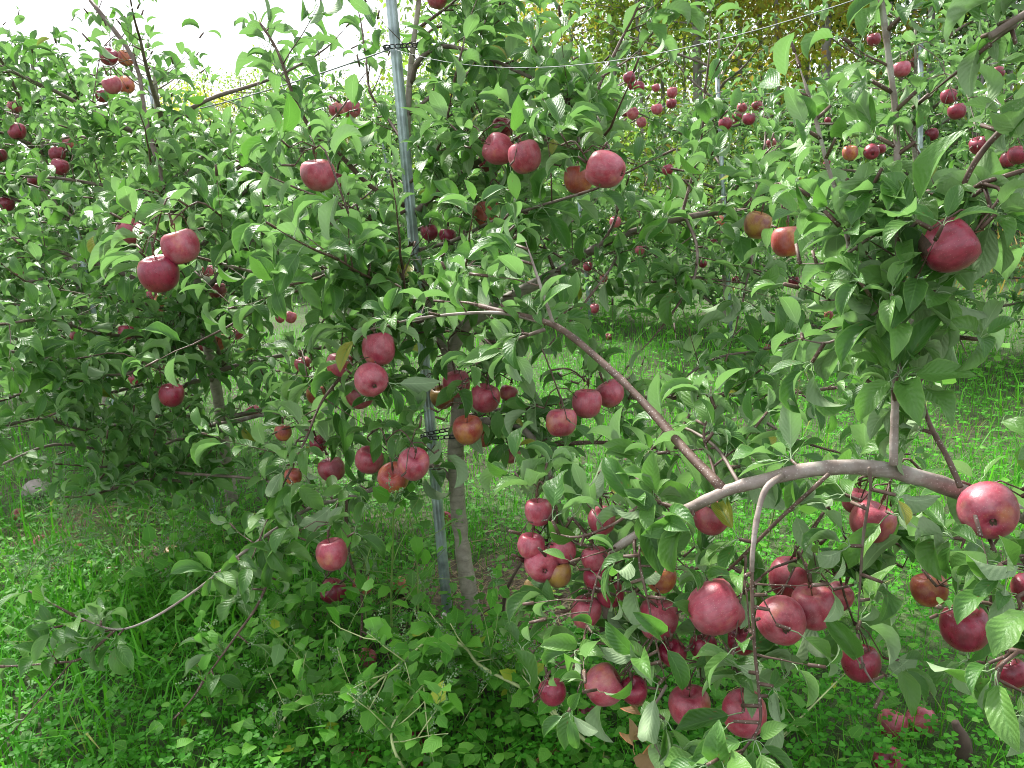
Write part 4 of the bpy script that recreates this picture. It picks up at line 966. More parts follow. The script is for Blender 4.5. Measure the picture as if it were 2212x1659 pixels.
def wire(a, b, sag, label, r=.0026, n=24):
    t = np.linspace(0, 1, n)[:, None]; pts = np.asarray(a) * (1 - t) + np.asarray(b) * t; pts[:, 2] -= sag * (4 * t * (1 - t))[:, 0]
    tb = Tubes(); tb.add(pts, np.full(n, r), 6); c = pts[0]
    link('trellis_wire', tb.mesh('trellis_wire', 'wire_metal', c), None, c, label=label, category='wire', group='trellis wires')
wa = P(850, 106, dA - .08)
wr = P(1905, -20, 1.35)
wire(wa, wr, .085, 'steel wire sagging from the near pole up to the top right', .00095)
wl = P(322, 258, dL + .03); wire(P(842, 106, dA - .08), wl, .02, 'steel wire running left from the near pole into the distance', .0026)
wire(wl, rowpt(9.2) + np.array([0, 0, 2.0]), .03, 'steel wire continuing past the left pole to the last tree', .0026)
z2 = 1.95
wire(rowpt(-1.6, ROW2OFF - .1) + np.array([0, 0, z2]), rowpt(3.5, ROW2OFF - .1) + np.array([0, 0, z2]), .03, 'thin wire along the right part of the back row', .003)
wire(rowpt(3.5, ROW2OFF - .1) + np.array([0, 0, z2]), rowpt(14, ROW2OFF - .1) + np.array([0, 0, z2]), .05, 'thin wire along the back row behind the middle tree', .003)

def chain(center_pts, label):
    """belt of open plastic links round pole and trunk"""
    c0 = center_pts[0]; root = empty('tree_tie', c0, label, 'tie', 'black chain ties on the middle tree')
    seg = np.diff(center_pts, axis=0); cum = np.concatenate([[0], np.cumsum(np.linalg.norm(seg, axis=1))]); step = .019
    link_len = .017; n = int(cum[-1] / step)
    me = None
    for i in range(n):
        s_ = (i + .5) * step; p = np.array([np.interp(s_, cum, center_pts[:, j]) for j in range(3)])
        q = np.array([np.interp(min(s_ + .004, cum[-1]), cum, center_pts[:, j]) for j in range(3)]); d = nz(q - p)
        if me is None:
            tb = Tubes(); a = np.linspace(0, 2 * PI, 13); pts = np.stack([np.cos(a) * link_len * .62, np.zeros(13), np.sign(np.sin(a)) * np.abs(np.sin(a)) ** .6 * .006], 1)
            tb.add(pts, np.full(13, .0021), 5); me = tb.mesh('link', 'black_plastic')
        zz = nz(np.array([0, 0, 1.0]) - d * d[2]); yy = np.cross(zz, d)
        o = link('link', me, root)
        o.matrix_local = Matrix(((d[0], yy[0], zz[0], p[0] - c0[0]), (d[1], yy[1], zz[1], p[1] - c0[1]), (d[2], yy[2], zz[2], p[2] - c0[2]), (0, 0, 0, 1)))
def belt(pyl, pyr, xl, xr, lab):
    a = P(xl, pyl, dA - .05); b = P(xr, pyr, dA - .03); d = nz(b - a); e = nz(np.cross(d, [0, 0, 1])); r = .026
    pts = [a - d * .035 + e * .026]
    for t in np.linspace(0, 1, 9): pts.append(a + (b - a) * t + e * (.026 + .002) * 1.0)
    for g in np.linspace(0.2, 2.9, 8): pts.append(b + d * math.sin(g) * .042 + e * math.cos(g) * .042)
    for t in np.linspace(1, 0, 9): pts.append(a + (b - a) * t - e * .028 + np.array([0, 0, .012 * t]))
    for g in np.linspace(.2, 2.9, 6): pts.append(a - d * math.sin(g) * .028 - e * math.cos(g) * .028)
    pts = np.array(pts)
    if (pts[3] - a) @ (CAM - a) < 0: pts = 2 * np.array([a + (b - a) * min(1, max(0, (p - a) @ d / np.linalg.norm(b - a))) for p in pts]) - pts
    chain(pts, lab)
belt(941, 938, 930, 986, 'black chain link tie looped around the lower trunk and the pole')
belt(103, 100, 848, 893, 'black chain link tie at the top of the pole against bright sky')

# ------------------------------------------------------------------ ground
m, n, b = mat('soil_ground')
tc = node(n, 'ShaderNodeTexCoord'); g1 = noise(n, 1.3, 6, tc.outputs['Object']); g2 = noise(n, 30, 5, tc.outputs['Object'])
colr = ramp(n, g1.outputs[0], [(.35, (.045, .04, .022)), (.55, (.04, .10, .018)), (.7, (.055, .14, .022))]).outputs[0]
colr = mixc(n, math1(n, 'MULTIPLY', g2.outputs[0], .7), colr, (.06, .045, .03)); n.links.new(colr, b.inputs['Base Color']); b.inputs['Roughness'].default_value = .95
bp = node(n, 'ShaderNodeBump'); bp.inputs['Distance'].default_value = .03; n.links.new(g2.outputs[0], bp.inputs['Height']); n.links.new(bp.outputs[0], b.inputs['Normal'])
m, n, b = mat('bare_soil')
tc = node(n, 'ShaderNodeTexCoord'); g2 = noise(n, 25, 6, tc.outputs['Object'])
n.links.new(ramp(n, g2.outputs[0], [(.3, (.075, .055, .042)), (.55, (.14, .105, .08)), (.8, (.22, .18, .145))]).outputs[0], b.inputs['Base Color']); b.inputs['Roughness'].default_value = .95
bp = node(n, 'ShaderNodeBump'); bp.inputs['Distance'].default_value = .03; n.links.new(g2.outputs[0], bp.inputs['Height']); n.links.new(bp.outputs[0], b.inputs['Normal'])
gx = np.concatenate([[-900, -200, -60], np.linspace(-25, 25, 41), [60, 200, 900]]); gy = np.concatenate([[-300, -60, -15], np.linspace(-6, 34, 41), [60, 200, 900]])
X, Y = np.meshgrid(gx, gy); Z = -.02 + .02 * np.sin(X * 1.7 + 1) * np.cos(Y * 1.3); Z = np.where((np.abs(X) > 30) | (Y > 40), -.02, np.minimum(Z, -.002))
nx = len(gx); iq = np.array([(j * nx + i, j * nx + i + 1, (j + 1) * nx + i + 1, (j + 1) * nx + i) for j in range(len(gy) - 1) for i in range(nx - 1)])
link('ground', mk_mesh('ground', np.stack([X.ravel(), Y.ravel(), Z.ravel()], 1), [iq], None, ['soil_ground']), kind='structure')
def patch(name, c, rx, ry, m_, z=.004, ang=0.0):
    k = 40; V = [(0, 0, .012)]
    for ring in (.55, 1.0):
        for i in range(k):
            a = i * 2 * PI / k; w_ = ring * (1 + .13 * math.sin(3 * a + c[0]) + .1 * math.sin(7 * a + c[1]) + .05 * math.sin(13 * a))
            V.append((rx * w_ * math.cos(a), ry * w_ * math.sin(a), .009 if ring < .9 else 0))
    T = [(0, 1 + i, 1 + (i + 1) % k) for i in range(k)]; Q = [(1 + i, 1 + k + i, 1 + k + (i + 1) % k, 1 + (i + 1) % k) for i in range(k)]
    o = link(name, mk_mesh(name, np.array(V), [np.array(T), np.array(Q)], None, [m_]), None, (c[0], c[1], z), kind='structure'); o.rotation_euler.z = ang
rowang = math.atan2(ROWD[1], ROWD[0])
soilA = G(1075, 1290); soilB = G(180, 1140); soilC = G(300, 1195)
patch('soil_patch', soilA, .42, .26, 'bare_soil', ang=rowang); patch('soil_patch', soilB, .28, .16, 'bare_soil', .004, rowang); patch('soil_patch', soilC + np.array([.12, -.06, 0]), .3, .16, 'bare_soil', .008, rowang)

# ------------------------------------------------------------------ grass, clover, straw
def sample_ground(k, r0, r1, half=.80, a0=0.0):
    a = a0 + rng.uniform(-half, half, k); r = r0 * (r1 / r0) ** rng.random(k)
    return np.stack([np.sin(a) * r, np.cos(a) * r, np.zeros(k)], 1)
def soil_mask(p):
    m_ = np.zeros(len(p))
    for c, rx, ry in ((soilA, .40, .24), (soilB, .26, .15), (soilC, .24, .13)):
        q = p - c; u = q @ ROWD; v = q @ ROWN; m_ = np.maximum(m_, np.clip(1.5 - 1.2 * np.hypot(u / rx, v / ry), 0, 1))
    return m_
def lowfreq(p, f, ph=0.0):
    return .5 + .25 * (np.sin(p[:, 0] * f + ph) * np.cos(p[:, 1] * f * 1.3 - ph) + np.sin((p[:, 0] + p[:, 1]) * f * .7 + 2 * ph))
def blade(bend, w=.015, ns=3):
    s = np.linspace(0, 1, ns); a = bend * s; ds = 1 / (ns - 1)
    y = np.concatenate([[0], np.cumsum(np.cos(a[:-1]) * ds)]); z = np.concatenate([[0], -np.cumsum(np.sin(a[:-1]) * ds)])
    V = []; UV = []
    for i in range(ns):
        ww = w * (1 - s[i] ** 2) + .001
        V += [(-ww, y[i], z[i]), (ww, y[i], z[i])]; UV += [(0, s[i]), (1, s[i])]
    return np.array(V), np.array([(2 * i, 2 * i + 1, 2 * i + 3, 2 * i + 2) for i in range(ns - 1)]), np.array(UV)
BL = [blade(b_) for b_ in (.3, .7, 1.2, 1.7, 2.2)]
def grass(name, k, r0, r1, hmin, hmax, maskf, **kw):
    p = sample_ground(k, r0, r1); keep = rng.random(k) < maskf(p); p = p[keep]; k = len(p)
    a = rng.uniform(0, 2 * PI, k); tilt = rng.uniform(.05, .6, k)
    d = np.stack([np.cos(a) * tilt, np.sin(a) * tilt, np.ones(k)], 1)
    nrm = -np.stack([np.cos(a), np.sin(a), -tilt], 1) + rng.normal(0, .25, (k, 3))
    r = np.hypot(p[:, 0], p[:, 1]); sz = rng.uniform(hmin, hmax, k) * (.75 + .6 * lowfreq(p, 2.3))
    link(name, scatter_mesh(name, BL, p, d, nrm, sz, kw.get('m', 'grass_blade')), None, kind='stuff', label=kw.get('label', ''))
far = lambda p: (1 - .92 * soil_mask(p)) * np.where(np.hypot(p[:, 0], p[:, 1]) < 2.9, .3, .8)
grass('grass', 92000, 1.5, 15.0, .05, .15, far)
grass('far_grass', 30000, 5.0, 16.0, .05, .13, lambda p: 1.0)
grass('tall_grass', 8000, 2.2, 9.0, .14, .30, lambda p: (1 - soil_mask(p)) * np.clip(lowfreq(p, 1.1, 1.0) * 1.6 - .5, 0.05, 1) * .8)
def clover(k, r0, r1):
    p = sample_ground(k, r0, r1); p = p[rng.random(k) < (1 - .95 * soil_mask(p)) * np.clip(lowfreq(p, 1.7, 3.0) * 1.5, .25, 1)]; k = len(p)
    h = rng.uniform(.03, .11, k); a0 = rng.uniform(0, 6.28, k); P_, D_, N_, S_ = [], [], [], []
    up = np.stack([rng.normal(0, .3, k), rng.normal(0, .3, k), np.ones(k)], 1); c = p + np.stack([rng.normal(0, .01, k), rng.normal(0, .01, k), h], 1); sz = rng.uniform(.011, .021, k)
    for i in range(3):
        a = a0 + i * 2.094; d = np.stack([np.cos(a), np.sin(a), rng.uniform(-.1, .3, k)], 1)
        P_.append(c); D_.append(d); N_.append(up); S_.append(sz)
    lf = (np.array([(0, 0, 0), (-.45, .55, .12), (0, .6, .0), (.45, .55, .12), (-.36, .95, .06), (0, .98, 0), (.36, .95, .06)]), np.array([(0, 2, 1, 1), (0, 3, 2, 2), (1, 2, 5, 4), (2, 3, 6, 5)]), np.array([(.5, 0), (0, .5), (.5, .5), (1, .5), (.1, 1), (.5, 1), (.9, 1)], float))
    tri = np.array([(0, 2, 1), (0, 3, 2), (1, 2, 5), (1, 5, 4), (2, 3, 6), (2, 6, 5)])
    link('clover', scatter_mesh('clover', [(lf[0], tri, lf[2])], np.concatenate(P_), np.concatenate(D_), np.concatenate(N_), np.concatenate(S_), 'clover_leaf'), None, kind='stuff')
clover(20000, 1.5, 6.8)
BROAD = [leaf_tmpl(5, f, c_, 0, wide=.36, cols=3, petiole=0, widest=.62) for f, c_ in ((.2, .5), (.3, .9), (.1, .2))]
def broad(k, r0, r1, maskf, smin, smax, name):
    p = sample_ground(k, r0, r1); p = p[rng.random(k) < maskf(p)]; k = len(p); a = rng.uniform(0, 6.28, k)
    d = np.stack([np.cos(a), np.sin(a), rng.uniform(-.2, .6, k)], 1); p[:, 2] = rng.uniform(.01, .14, k)
    link(name, scatter_mesh(name, BROAD, p, d, np.stack([rng.normal(0, .3, k), rng.normal(0, .3, k), np.ones(k)], 1), rng.uniform(smin, smax, k), 'weed_leaf'), None, kind='stuff')
near_c = lambda p: np.exp(-((p[:, 0] + .12) / .75) ** 2) * np.exp(-((p[:, 1] - 2.0) / .5) ** 2) + .12
broad(9000, 1.5, 6.0, near_c, .02, .05, 'ground_weeds')
broad(2500, 2.1, 3.4, lambda p: np.exp(-(((p - soilA) @ ROWD) / .5) ** 2 - (((p - soilA) @ ROWN) / .3) ** 2) * .9, .012, .03, 'soil_weeds')
k = 3100; p = np.concatenate([soilA + rng.normal(0, 1, (1300, 3)) * [.28, .2, 0], soilB + rng.normal(0, 1, (1100, 3)) * [.25, .16, 0], soilC + rng.normal(0, 1, (700, 3)) * [.28, .18, 0]]); p[:, 2] = rng.uniform(.012, .035, k)
a = rng.uniform(0, 6.28, k); link('straw', scatter_mesh('straw', BL[:3], p, np.stack([np.cos(a), np.sin(a), rng.uniform(-.1, .25, k)], 1), rng.normal(0, .4, (k, 3)) + [0, 0, 1], rng.uniform(.04, .14, k), 'straw'), None, kind='stuff')
# rank weeds left standing in the strips under the rows behind
BR2 = [leaf_tmpl(3, f, c_, 0, wide=.36, cols=3, petiole=0, widest=.62) for f, c_ in ((.2, .5), (.3, .9), (.1, .2))]
def strip(name, k, off, t0, t1, wd, hmin, hmax, ls):
    p = BASE_A + ROWD * rng.uniform(t0, t1, k)[:, None] + ROWN * (off + rng.normal(0, wd, k))[:, None]; p[:, 2] = 0
    hh = rng.uniform(hmin, hmax, k) * (.4 + .9 * lowfreq(p, 3.1)); p[:, 2] = hh * rng.random(k)
    link(name, scatter_mesh(name, BR2, p, np.stack([rng.normal(0, 1, k), rng.normal(0, 1, k), rng.uniform(-.4, .6, k)], 1), np.stack([rng.normal(0, .5, k), rng.normal(0, .5, k), np.ones(k)], 1), rng.uniform(*ls, k), 'weed_leaf'), None, kind='stuff')
strip('rank_weeds', 4300, ROW2OFF, -2, 9, .4, .25, .75, (.04, .085)); strip('rank_weeds', 3000, 9.0, 0, 14, .5, .3, .9, (.05, .11))
# tangled growth under the left branches
k = 2600; p = np.concatenate([G(250, 1290) + rng.normal(0, 1, (1500, 3)) * [.42, .3, 0], G(480, 1310) + rng.normal(0, 1, (1100, 3)) * [.25, .25, 0]]); hh = rng.uniform(.08, .34, k) * (.4 + .9 * lowfreq(p, 5.0)); p[:, 2] = hh * rng.random(k)
link('tangled_weeds', scatter_mesh('tangled_weeds', BR2, p, np.stack([rng.normal(0, 1, k), rng.normal(0, 1, k), rng.uniform(-.4, .6, k)], 1), np.stack([rng.normal(0, .5, k), rng.normal(0, .5, k), np.ones(k)], 1), rng.uniform(.018, .045, k), 'weed_leaf'), None, kind='stuff')
k = 2100; p = np.concatenate([G(200, 1270) + rng.normal(0, 1, (1300, 3)) * [.5, .35, 0], G(540, 1330) + rng.normal(0, 1, (800, 3)) * [.28, .25, 0]]); p[:, 2] = 0; a = rng.uniform(0, 6.28, k); tl = rng.uniform(.2, 1.1, k)
link('tangled_grass', scatter_mesh('tangled_grass', [blade(b_, .007, 4) for b_ in (.5, 1.1, 1.8)], p, np.stack([np.cos(a) * tl, np.sin(a) * tl, np.ones(k)], 1), -np.stack([np.cos(a), np.sin(a), -tl], 1) + rng.normal(0, .3, (k, 3)), rng.uniform(.12, .32, k), 'grass_blade'), None, kind='stuff')
# dry bracken at the foot of the woods
k = 700; t_ = rng.uniform(-6, 2, k); p = BASE_A + ROWD * t_[:, None] + ROWN * rng.uniform(7.2, 10.5, k)[:, None]; p[:, 2] = 0
a = rng.uniform(0, 6.28, k); link('dry_bracken', scatter_mesh('dry_bracken', BL, p, np.stack([np.cos(a) * .5, np.sin(a) * .5, np.ones(k)], 1), rng.normal(0, .5, (k, 3)) + [0, -1, 0], rng.uniform(.25, .8, k), 'dry_fern'), None, kind='stuff')

# ------------------------------------------------------------------ weeds that stand out
WL = [leaf_tmpl(6, f, c_, t__, wide=.36, cols=3, petiole=.3, widest=.62, serr=.12) for f, c_, t__ in ((.2, .5, .1), (.3, 1.0, -.2), (.1, .3, .2))]
WEED_MESH = [mk_mesh('leaf', v, [q], u, ['weed_leaf']) for v, q, u in WL]
OCT = (np.array([(1, 0, 0), (-1, 0, 0), (0, 1, 0), (0, -1, 0), (0, 0, 1), (0, 0, -1)], float), np.array([(0, 2, 4), (2, 1, 4), (1, 3, 4), (3, 0, 4), (2, 0, 5), (1, 2, 5), (3, 1, 5), (0, 3, 5)]), np.zeros((6, 2)))
def weed(path, w0, label, nleaf=26, lsize=.045, seeds=4, pale=True, side=8, grp='tall weeds in the grass'):
    w0 *= .75; pts, rad = smooth_path(path, np.linspace(w0, w0 * .4, len(path)), 5); rad = rad * (1 + .22 * (np.arange(len(rad)) % 5 == 0)); base = pts[0]
    root = empty('weed_plant', base, label, 'weed', grp); sm = 'weed_stem_pale' if pale else 'weed_stem'
    t = Tubes(); t.add(pts, rad, 7, .03); link('stem', t.mesh('stem', sm, base), root)
    tips = []; tb = Tubes(); cand = [(pts[i], nz(pts[min(i + 1, len(pts) - 1)] - pts[i - 1])) for i in range(2, len(pts))]
    for i in range(side):
        q, ax = cand[int(rng.integers(0, len(cand)))]; d = nz(ax * .5 + rng.normal(0, .7, 3) + [0, 0, .35]); L = rng.uniform(.06, .22); sp_ = [q]
        for k_ in range(4): d = nz(d + rng.normal(0, .1, 3) + [0, 0, .05]); sp_.append(sp_[-1] + d * L / 4)
        sp_ = np.array(sp_); tb.add(sp_, np.linspace(w0 * .4, w0 * .2, 5), 5); tips.append(sp_); cand += [(x_, d) for x_ in sp_[2:]]
    link('side_stems', tb.mesh('side_stems', sm, base), root, kind='stuff')
    for i in range(int(nleaf * 2.1)):
        q, ax = cand[int(rng.integers(0, len(cand)))]; d = nz(rng.normal(0, .8, 3) + ax * .4 + [0, 0, -.1]); nn = nz(np.array([0, 0, 1]) + rng.normal(0, .35, 3))
        f = frames(d[None], nn[None])[0]; sc = lsize * rng.uniform(.55, 1.35); p = q - base
        o = link('leaf', WEED_MESH[int(rng.integers(0, 3))], root)
        o.matrix_local = Matrix([[*(f[j] * sc), p[j]] for j in range(3)] + [[0, 0, 0, 1]])
    if seeds:
        sp_ = []
        for i in range(seeds):
            q, ax = cand[int(rng.integers(0, len(cand)))]; d = nz(rng.normal(0, .5, 3) + [0, 0, .3]); L = rng.uniform(.04, .10)
            for j in range(34): sp_.append(q + d * L * rng.random() + rng.normal(0, .004, 3))
        sp_ = np.array(sp_); k = len(sp_)
        link('seed_heads', scatter_mesh('seed_heads', [OCT], sp_, rng.normal(size=(k, 3)), rng.normal(size=(k, 3)), rng.uniform(.0016, .003, k), 'seed_green', base), root, kind='stuff')
def gp(a, b, h):       # a point h metres above the ground seen at pixel (a, b)
    r = ray(a, b); return CAM + r * ((h - EYE) / r[2])
weed([gp(1335, 1655, .02), gp(1240, 1580, .10), gp(1150, 1500, .17), gp(1040, 1440, .23), gp(1000, 1395, .27), gp(940, 1375, .29), gp(880, 1420, .27), gp(760, 1520, .2)], .0075, 'weed with a thick pale stem arching across the bottom centre', 46, .05, 14)
weed([gp(900, 1700, .02), gp(860, 1640, .12), gp(845, 1580, .18), gp(870, 1530, .22), gp(915, 1480, .26)], .006, 'weed with a short ribbed upright stem at the bottom, yellowing leaves', 34, .05, 10)
weed([gp(560, 1650, .02), gp(610, 1560, .10), gp(650, 1510, .14), gp(750, 1495, .16), gp(800, 1530, .16)], .005, 'low weed with a bent pale stem at bottom left of centre', 30, .045, 10)
weed([gp(735, 1655, .02), gp(790, 1590, .08), gp(830, 1540, .14)], .004, 'small seedy weed at the bottom edge between two windfalls', 24, .04, 8)
weed([gp(848, 1400, .02), gp(845, 1300, .22), gp(848, 1200, .42), gp(850, 1110, .6), gp(855, 1060, .7)], .005, 'tall straight weed just left of the pole, leaves with holes', 16, .05, 7, False)
weed([gp(905, 1400, .02), gp(903, 1300, .2), gp(900, 1200, .38), gp(885, 1110, .55)], .005, 'tall straight weed almost touching the foot of the pole', 13, .05, 7, False)
weed([gp(795, 1390, .02), gp(790, 1320, .14), gp(790, 1260, .25), gp(785, 1200, .36)], .004, 'shorter leafy weed left of the two tall straight ones', 15, .05, 6, False)
weed([gp(1010, 1470, .02), gp(1030, 1420, .14), gp(1060, 1400, .18), gp(1100, 1450, .16)], .004, 'seedy weed drooping in front of the trunk base', 22, .04, 14)
weed([gp(1180, 1600, .02), gp(1160, 1520, .12), gp(1120, 1430, .2), gp(1080, 1400, .24)], .004, 'leafy weed between the pale arching stem and the fruit cluster', 36, .045, 10)
weed([gp(330, 1300, .02), gp(280, 1200, .2), gp(220, 1130, .32), gp(130, 1090, .38), gp(60, 1120, .36)], .004, 'spreading seedy weed over the bare soil at left', 14, .035, 46, False, 16)
weed([gp(430, 1260, .02), gp(420, 1180, .18), gp(340, 1110, .34), gp(250, 1090, .38)], .004, 'second seedy weed right of the bare soil', 18, .035, 36, False, 14)
weed([gp(30, 1330, .02), gp(60, 1240, .2), gp(110, 1180, .3), gp(190, 1160, .33)], .004, 'seedy weed at the left edge below the soil', 10, .035, 36, False, 14)
weed([gp(1640, 1640, .02), gp(1720, 1560, .08), gp(1800, 1480, .15), gp(1860, 1420, .22)], .004, 'thin green weed stalk slanting up at lower right', 10, .05, 2)
for i, (a, b, lab) in enumerate(((420, 1350, 'leafy weed below the slanting left branch'), (640, 1420, 'leafy weed left of the hanging twig'), (520, 1560, 'leafy weed in the clover at lower left'), (950, 1560, 'broad leafed weed beneath the arching stem'), (1100, 1600, 'leafy weed right of the arching stem'), (690, 1590, 'leafy weed by the bottom edge, left part'))):
    c = gp(a, b, 0.0); weed([c, c + [.02, 0, .09], c + [.0, .02, .18], c + [-.03, 0, .25]], .0035, lab, 34, .05, 6, False, 8)

# grass stalks that rise in front of the far alley
def stalk(path, lab):
    pts, rad = smooth_path(path, np.linspace(.0022, .0012, len(path)), 5); root = empty('grass_stalk', pts[0], lab, 'grass stalk'); t = Tubes(); t.add(pts, rad, 5)
    link('stem', t.mesh('stem', 'weed_stem', pts[0]), root); k = 60
    q = pts[-6:][rng.integers(0, 6, k)] + rng.normal(0, .006, (k, 3)); link('seed_heads', scatter_mesh('seed_heads', [OCT], q, rng.normal(size=(k, 3)), rng.normal(size=(k, 3)), rng.uniform(.001, .002, k), 'straw', pts[0]), root, kind='stuff')
stalk([gp(1655, 1200, .02), P(1690, 1010, 2.3), P(1715, 900, 2.1), P(1730, 800, 2.0)], 'thin green grass stalk with a dry tip left of the leafy shoot')
# sucker beside the trunk
sk = empty('sucker_shoot', G(1080, 1385), 'bare dark sucker growing from the soil right of the trunk base', 'sapling')
tube_obj('stem', [G(1080, 1385, -.02), gp(1088, 1300, .17), gp(1103, 1255, .26), gp(1130, 1210, .34)], [.008, .0065, .005, .003], 'dead_wood', sk, G(1080, 1385), 7)
tube_obj('side_stem', [gp(1088, 1300, .17), gp(1050, 1320, .14), gp(1035, 1335, .12)], [.003, .0025, .002], 'dead_wood', sk, G(1080, 1385), 5)
for q, d in ((gp(1103, 1255, .26), [-.6, -.3, .1]), (gp(1125, 1215, .33), [.5, -.4, -.2]), (gp(1095, 1280, .21), [.7, -.2, -.1])):
    o = link('leaf', LEAF_MESH[2], sk); f = frames(np.array([d], float), np.array([[0, -.5, 1.0]]))[0]; o.matrix_local = Matrix([[*(f[j] * .06), (q - G(1080, 1385))[j]] for j in range(3)] + [[0, 0, 0, 1]])
def debris(a, b, m_, size, lab, name='dry_leaf', h=.03, cat='leaf'):
    c = gp(a, b, h); v, q, u = leaf_tmpl(9, .9, 3.2, 1.6, wide=.33, cols=5, wave=.5)
    o = link(name, mk_mesh(name, v, [q], u, [m_]), None, c, label=lab, category=cat); o.scale = (size,) * 3; o.rotation_euler = rng.uniform(-1, 1, 3)
debris(1098, 1384, 'yellow_leaf', .035, 'fallen yellow leaf on the soil right of the sucker', 'yellow_leaf')
debris(1395, 1560, 'dry_leaf', .065, 'curled brown dead leaf hanging under the oval apple', h=.3)
debris(1370, 1630, 'dry_leaf', .07, 'curled brown dead leaf at the bottom edge', h=.18)
debris(1430, 1640, 'dry_leaf', .08, 'larger crumpled brown leaf at the bottom edge, right of the other', h=.18)
debris(1222, 1618, 'dry_leaf', .07, 'orange-brown fallen leaf left of the hanging cluster', h=.08)
st_ = G(2075, 1660); root = empty('broken_stump', st_, 'broken brown stub of wood at the lower right edge', 'stump')
tube_obj('stem', [st_ - [0, 0, .02], st_ + [.0, 0, .07], st_ + [-.02, 0, .13]], [.022, .019, .008], 'dead_wood', root, st_, 9, 3, .12)
st_ = G(1310, 1395); root = empty('broken_stump', st_, 'dark dead stub behind the drooping leaves of the cluster', 'stump')
tube_obj('stem', [st_ - [0, 0, .02], st_ + [.0, 0, .10], st_ + [.01, 0, .2]], [.02, .018, .011], 'dead_wood', root, st_, 9, 3, .12)
sb = gp(78, 1058, .05); bm_v, bm_q = [], []
for j in range(9):
    for i in range(12):
        a, b_ = i * PI / 6, -PI / 2 + j * PI / 8; r_ = .06 * (1 + .12 * math.sin(3 * a + j) * math.cos(b_ * 2)); bm_v.append((r_ * math.cos(a) * math.cos(b_) * 1.15, r_ * math.sin(a) * math.cos(b_), r_ * math.sin(b_) * .85))
bm_q = [(j * 12 + i, j * 12 + (i + 1) % 12, (j + 1) * 12 + (i + 1) % 12, (j + 1) * 12 + i) for j in range(8) for i in range(12)]
link('stone', mk_mesh('stone', np.array(bm_v), [np.array(bm_q)], None, ['stone_grey']), None, sb, label='rounded pinkish grey stone on the soil at the left edge', category='stone')
# white clover flowers
fv, fq = [], []
p_ = rng.normal(size=(60, 3)); p_ /= np.linalg.norm(p_, axis=1)[:, None]
CLF = scatter_mesh('clover_flower', [BROAD[0]], p_ * .003 + [0, 0, .1], p_, rng.normal(size=(60, 3)), np.full(60, .009), 'clover_white')
for a, b in ((1167, 818), (1212, 806), (1242, 775), (1180, 760), (1130, 830), (905, 1255), (960, 1330), (1985, 1490), (1120, 700), (1300, 770)):
    link('clover_flower', CLF, None, gp(a, b, .1) - [0, 0, .1], label='small white clover flower head standing in the grass', category='flower', group='white clover flowers')

# ------------------------------------------------------------------ woods behind
CL = [(np.array([(0, 0, 0), (.34, .45, .12), (0, 1, -.12), (-.32, .5, .14)]), np.array([(0, 1, 2), (0, 2, 3)]), np.array([(.5, 0), (1, .5), (.5, 1), (0, .5)]))]
def wood_tree(px_, dist, h, w_px, kind, label, crown=(2.2, 3.0), k=3600, lean=0.0, cz=None):
    r = ray(px_, 330); r = r / math.hypot(r[0], r[1]); b = np.array([r[0] * dist, r[1] * dist, 0])
    root = empty('forest_tree', b, label, 'tree', 'woodland trees behind the orchard'); rad = w_px / 2 / F_PX * dist
    tube_obj('trunk', [b, b + [lean * h * .4, .1, h * .4], b + [lean * h * .7, 0, h * .7], b + [lean * h, 0, h]], [rad * 1.1, rad, rad * .7, rad * .25], 'bark_wood', root, b, 9, 4, .03)
    tb = Tubes(); lm = []
    for i in range(12):
        z = h * rng.uniform(.22, .95); a = rng.uniform(0, 6.28); L = crown[0] * rng.uniform(.5, 1.0) * (1.1 - .5 * z / h)
        q = b + [lean * z, 0, z]; e = q + np.array([math.cos(a) * L, math.sin(a) * L, L * rng.uniform(.2, .8)])
        tb.add(np.array([q, (q + e) / 2 + rng.normal(0, .1, 3), e]), [rad * .32, rad * .2, rad * .08], 5); lm += [q * .4 + e * .6, e, q * .15 + e * .85]
    link('limbs', tb.mesh('limbs', 'bark_wood', b), root, kind='stuff')
    lm = np.array(lm); nclump = 70; z0 = crown[1] if cz is None else cz
    cl = lm[rng.integers(0, len(lm), nclump)] + rng.normal(0, .55, (nclump, 3)); extra = np.stack([rng.normal(0, crown[0] * .55, 40) + b[0], rng.normal(0, crown[0] * .55, 40) + b[1], rng.uniform(z0, h, 40)], 1); cl = np.vstack([cl, extra])
    q = cl[rng.integers(0, len(cl), k)] + rng.normal(0, .30, (k, 3)) * [1, 1, .7]; q = q[q[:, 2] > .3]; k = len(q)
    link('crown', scatter_mesh('crown', CL, q, rng.normal(size=(k, 3)) + [0, 0, -.4], rng.normal(size=(k, 3)) * .6 + [0, 0, 1], rng.uniform(.09, .17, k), kind, b), root)
Wg, Wy, Wr, Wb = 'wood_leaf_green', 'wood_leaf_gold', 'wood_leaf_rust', 'bush_leaf'
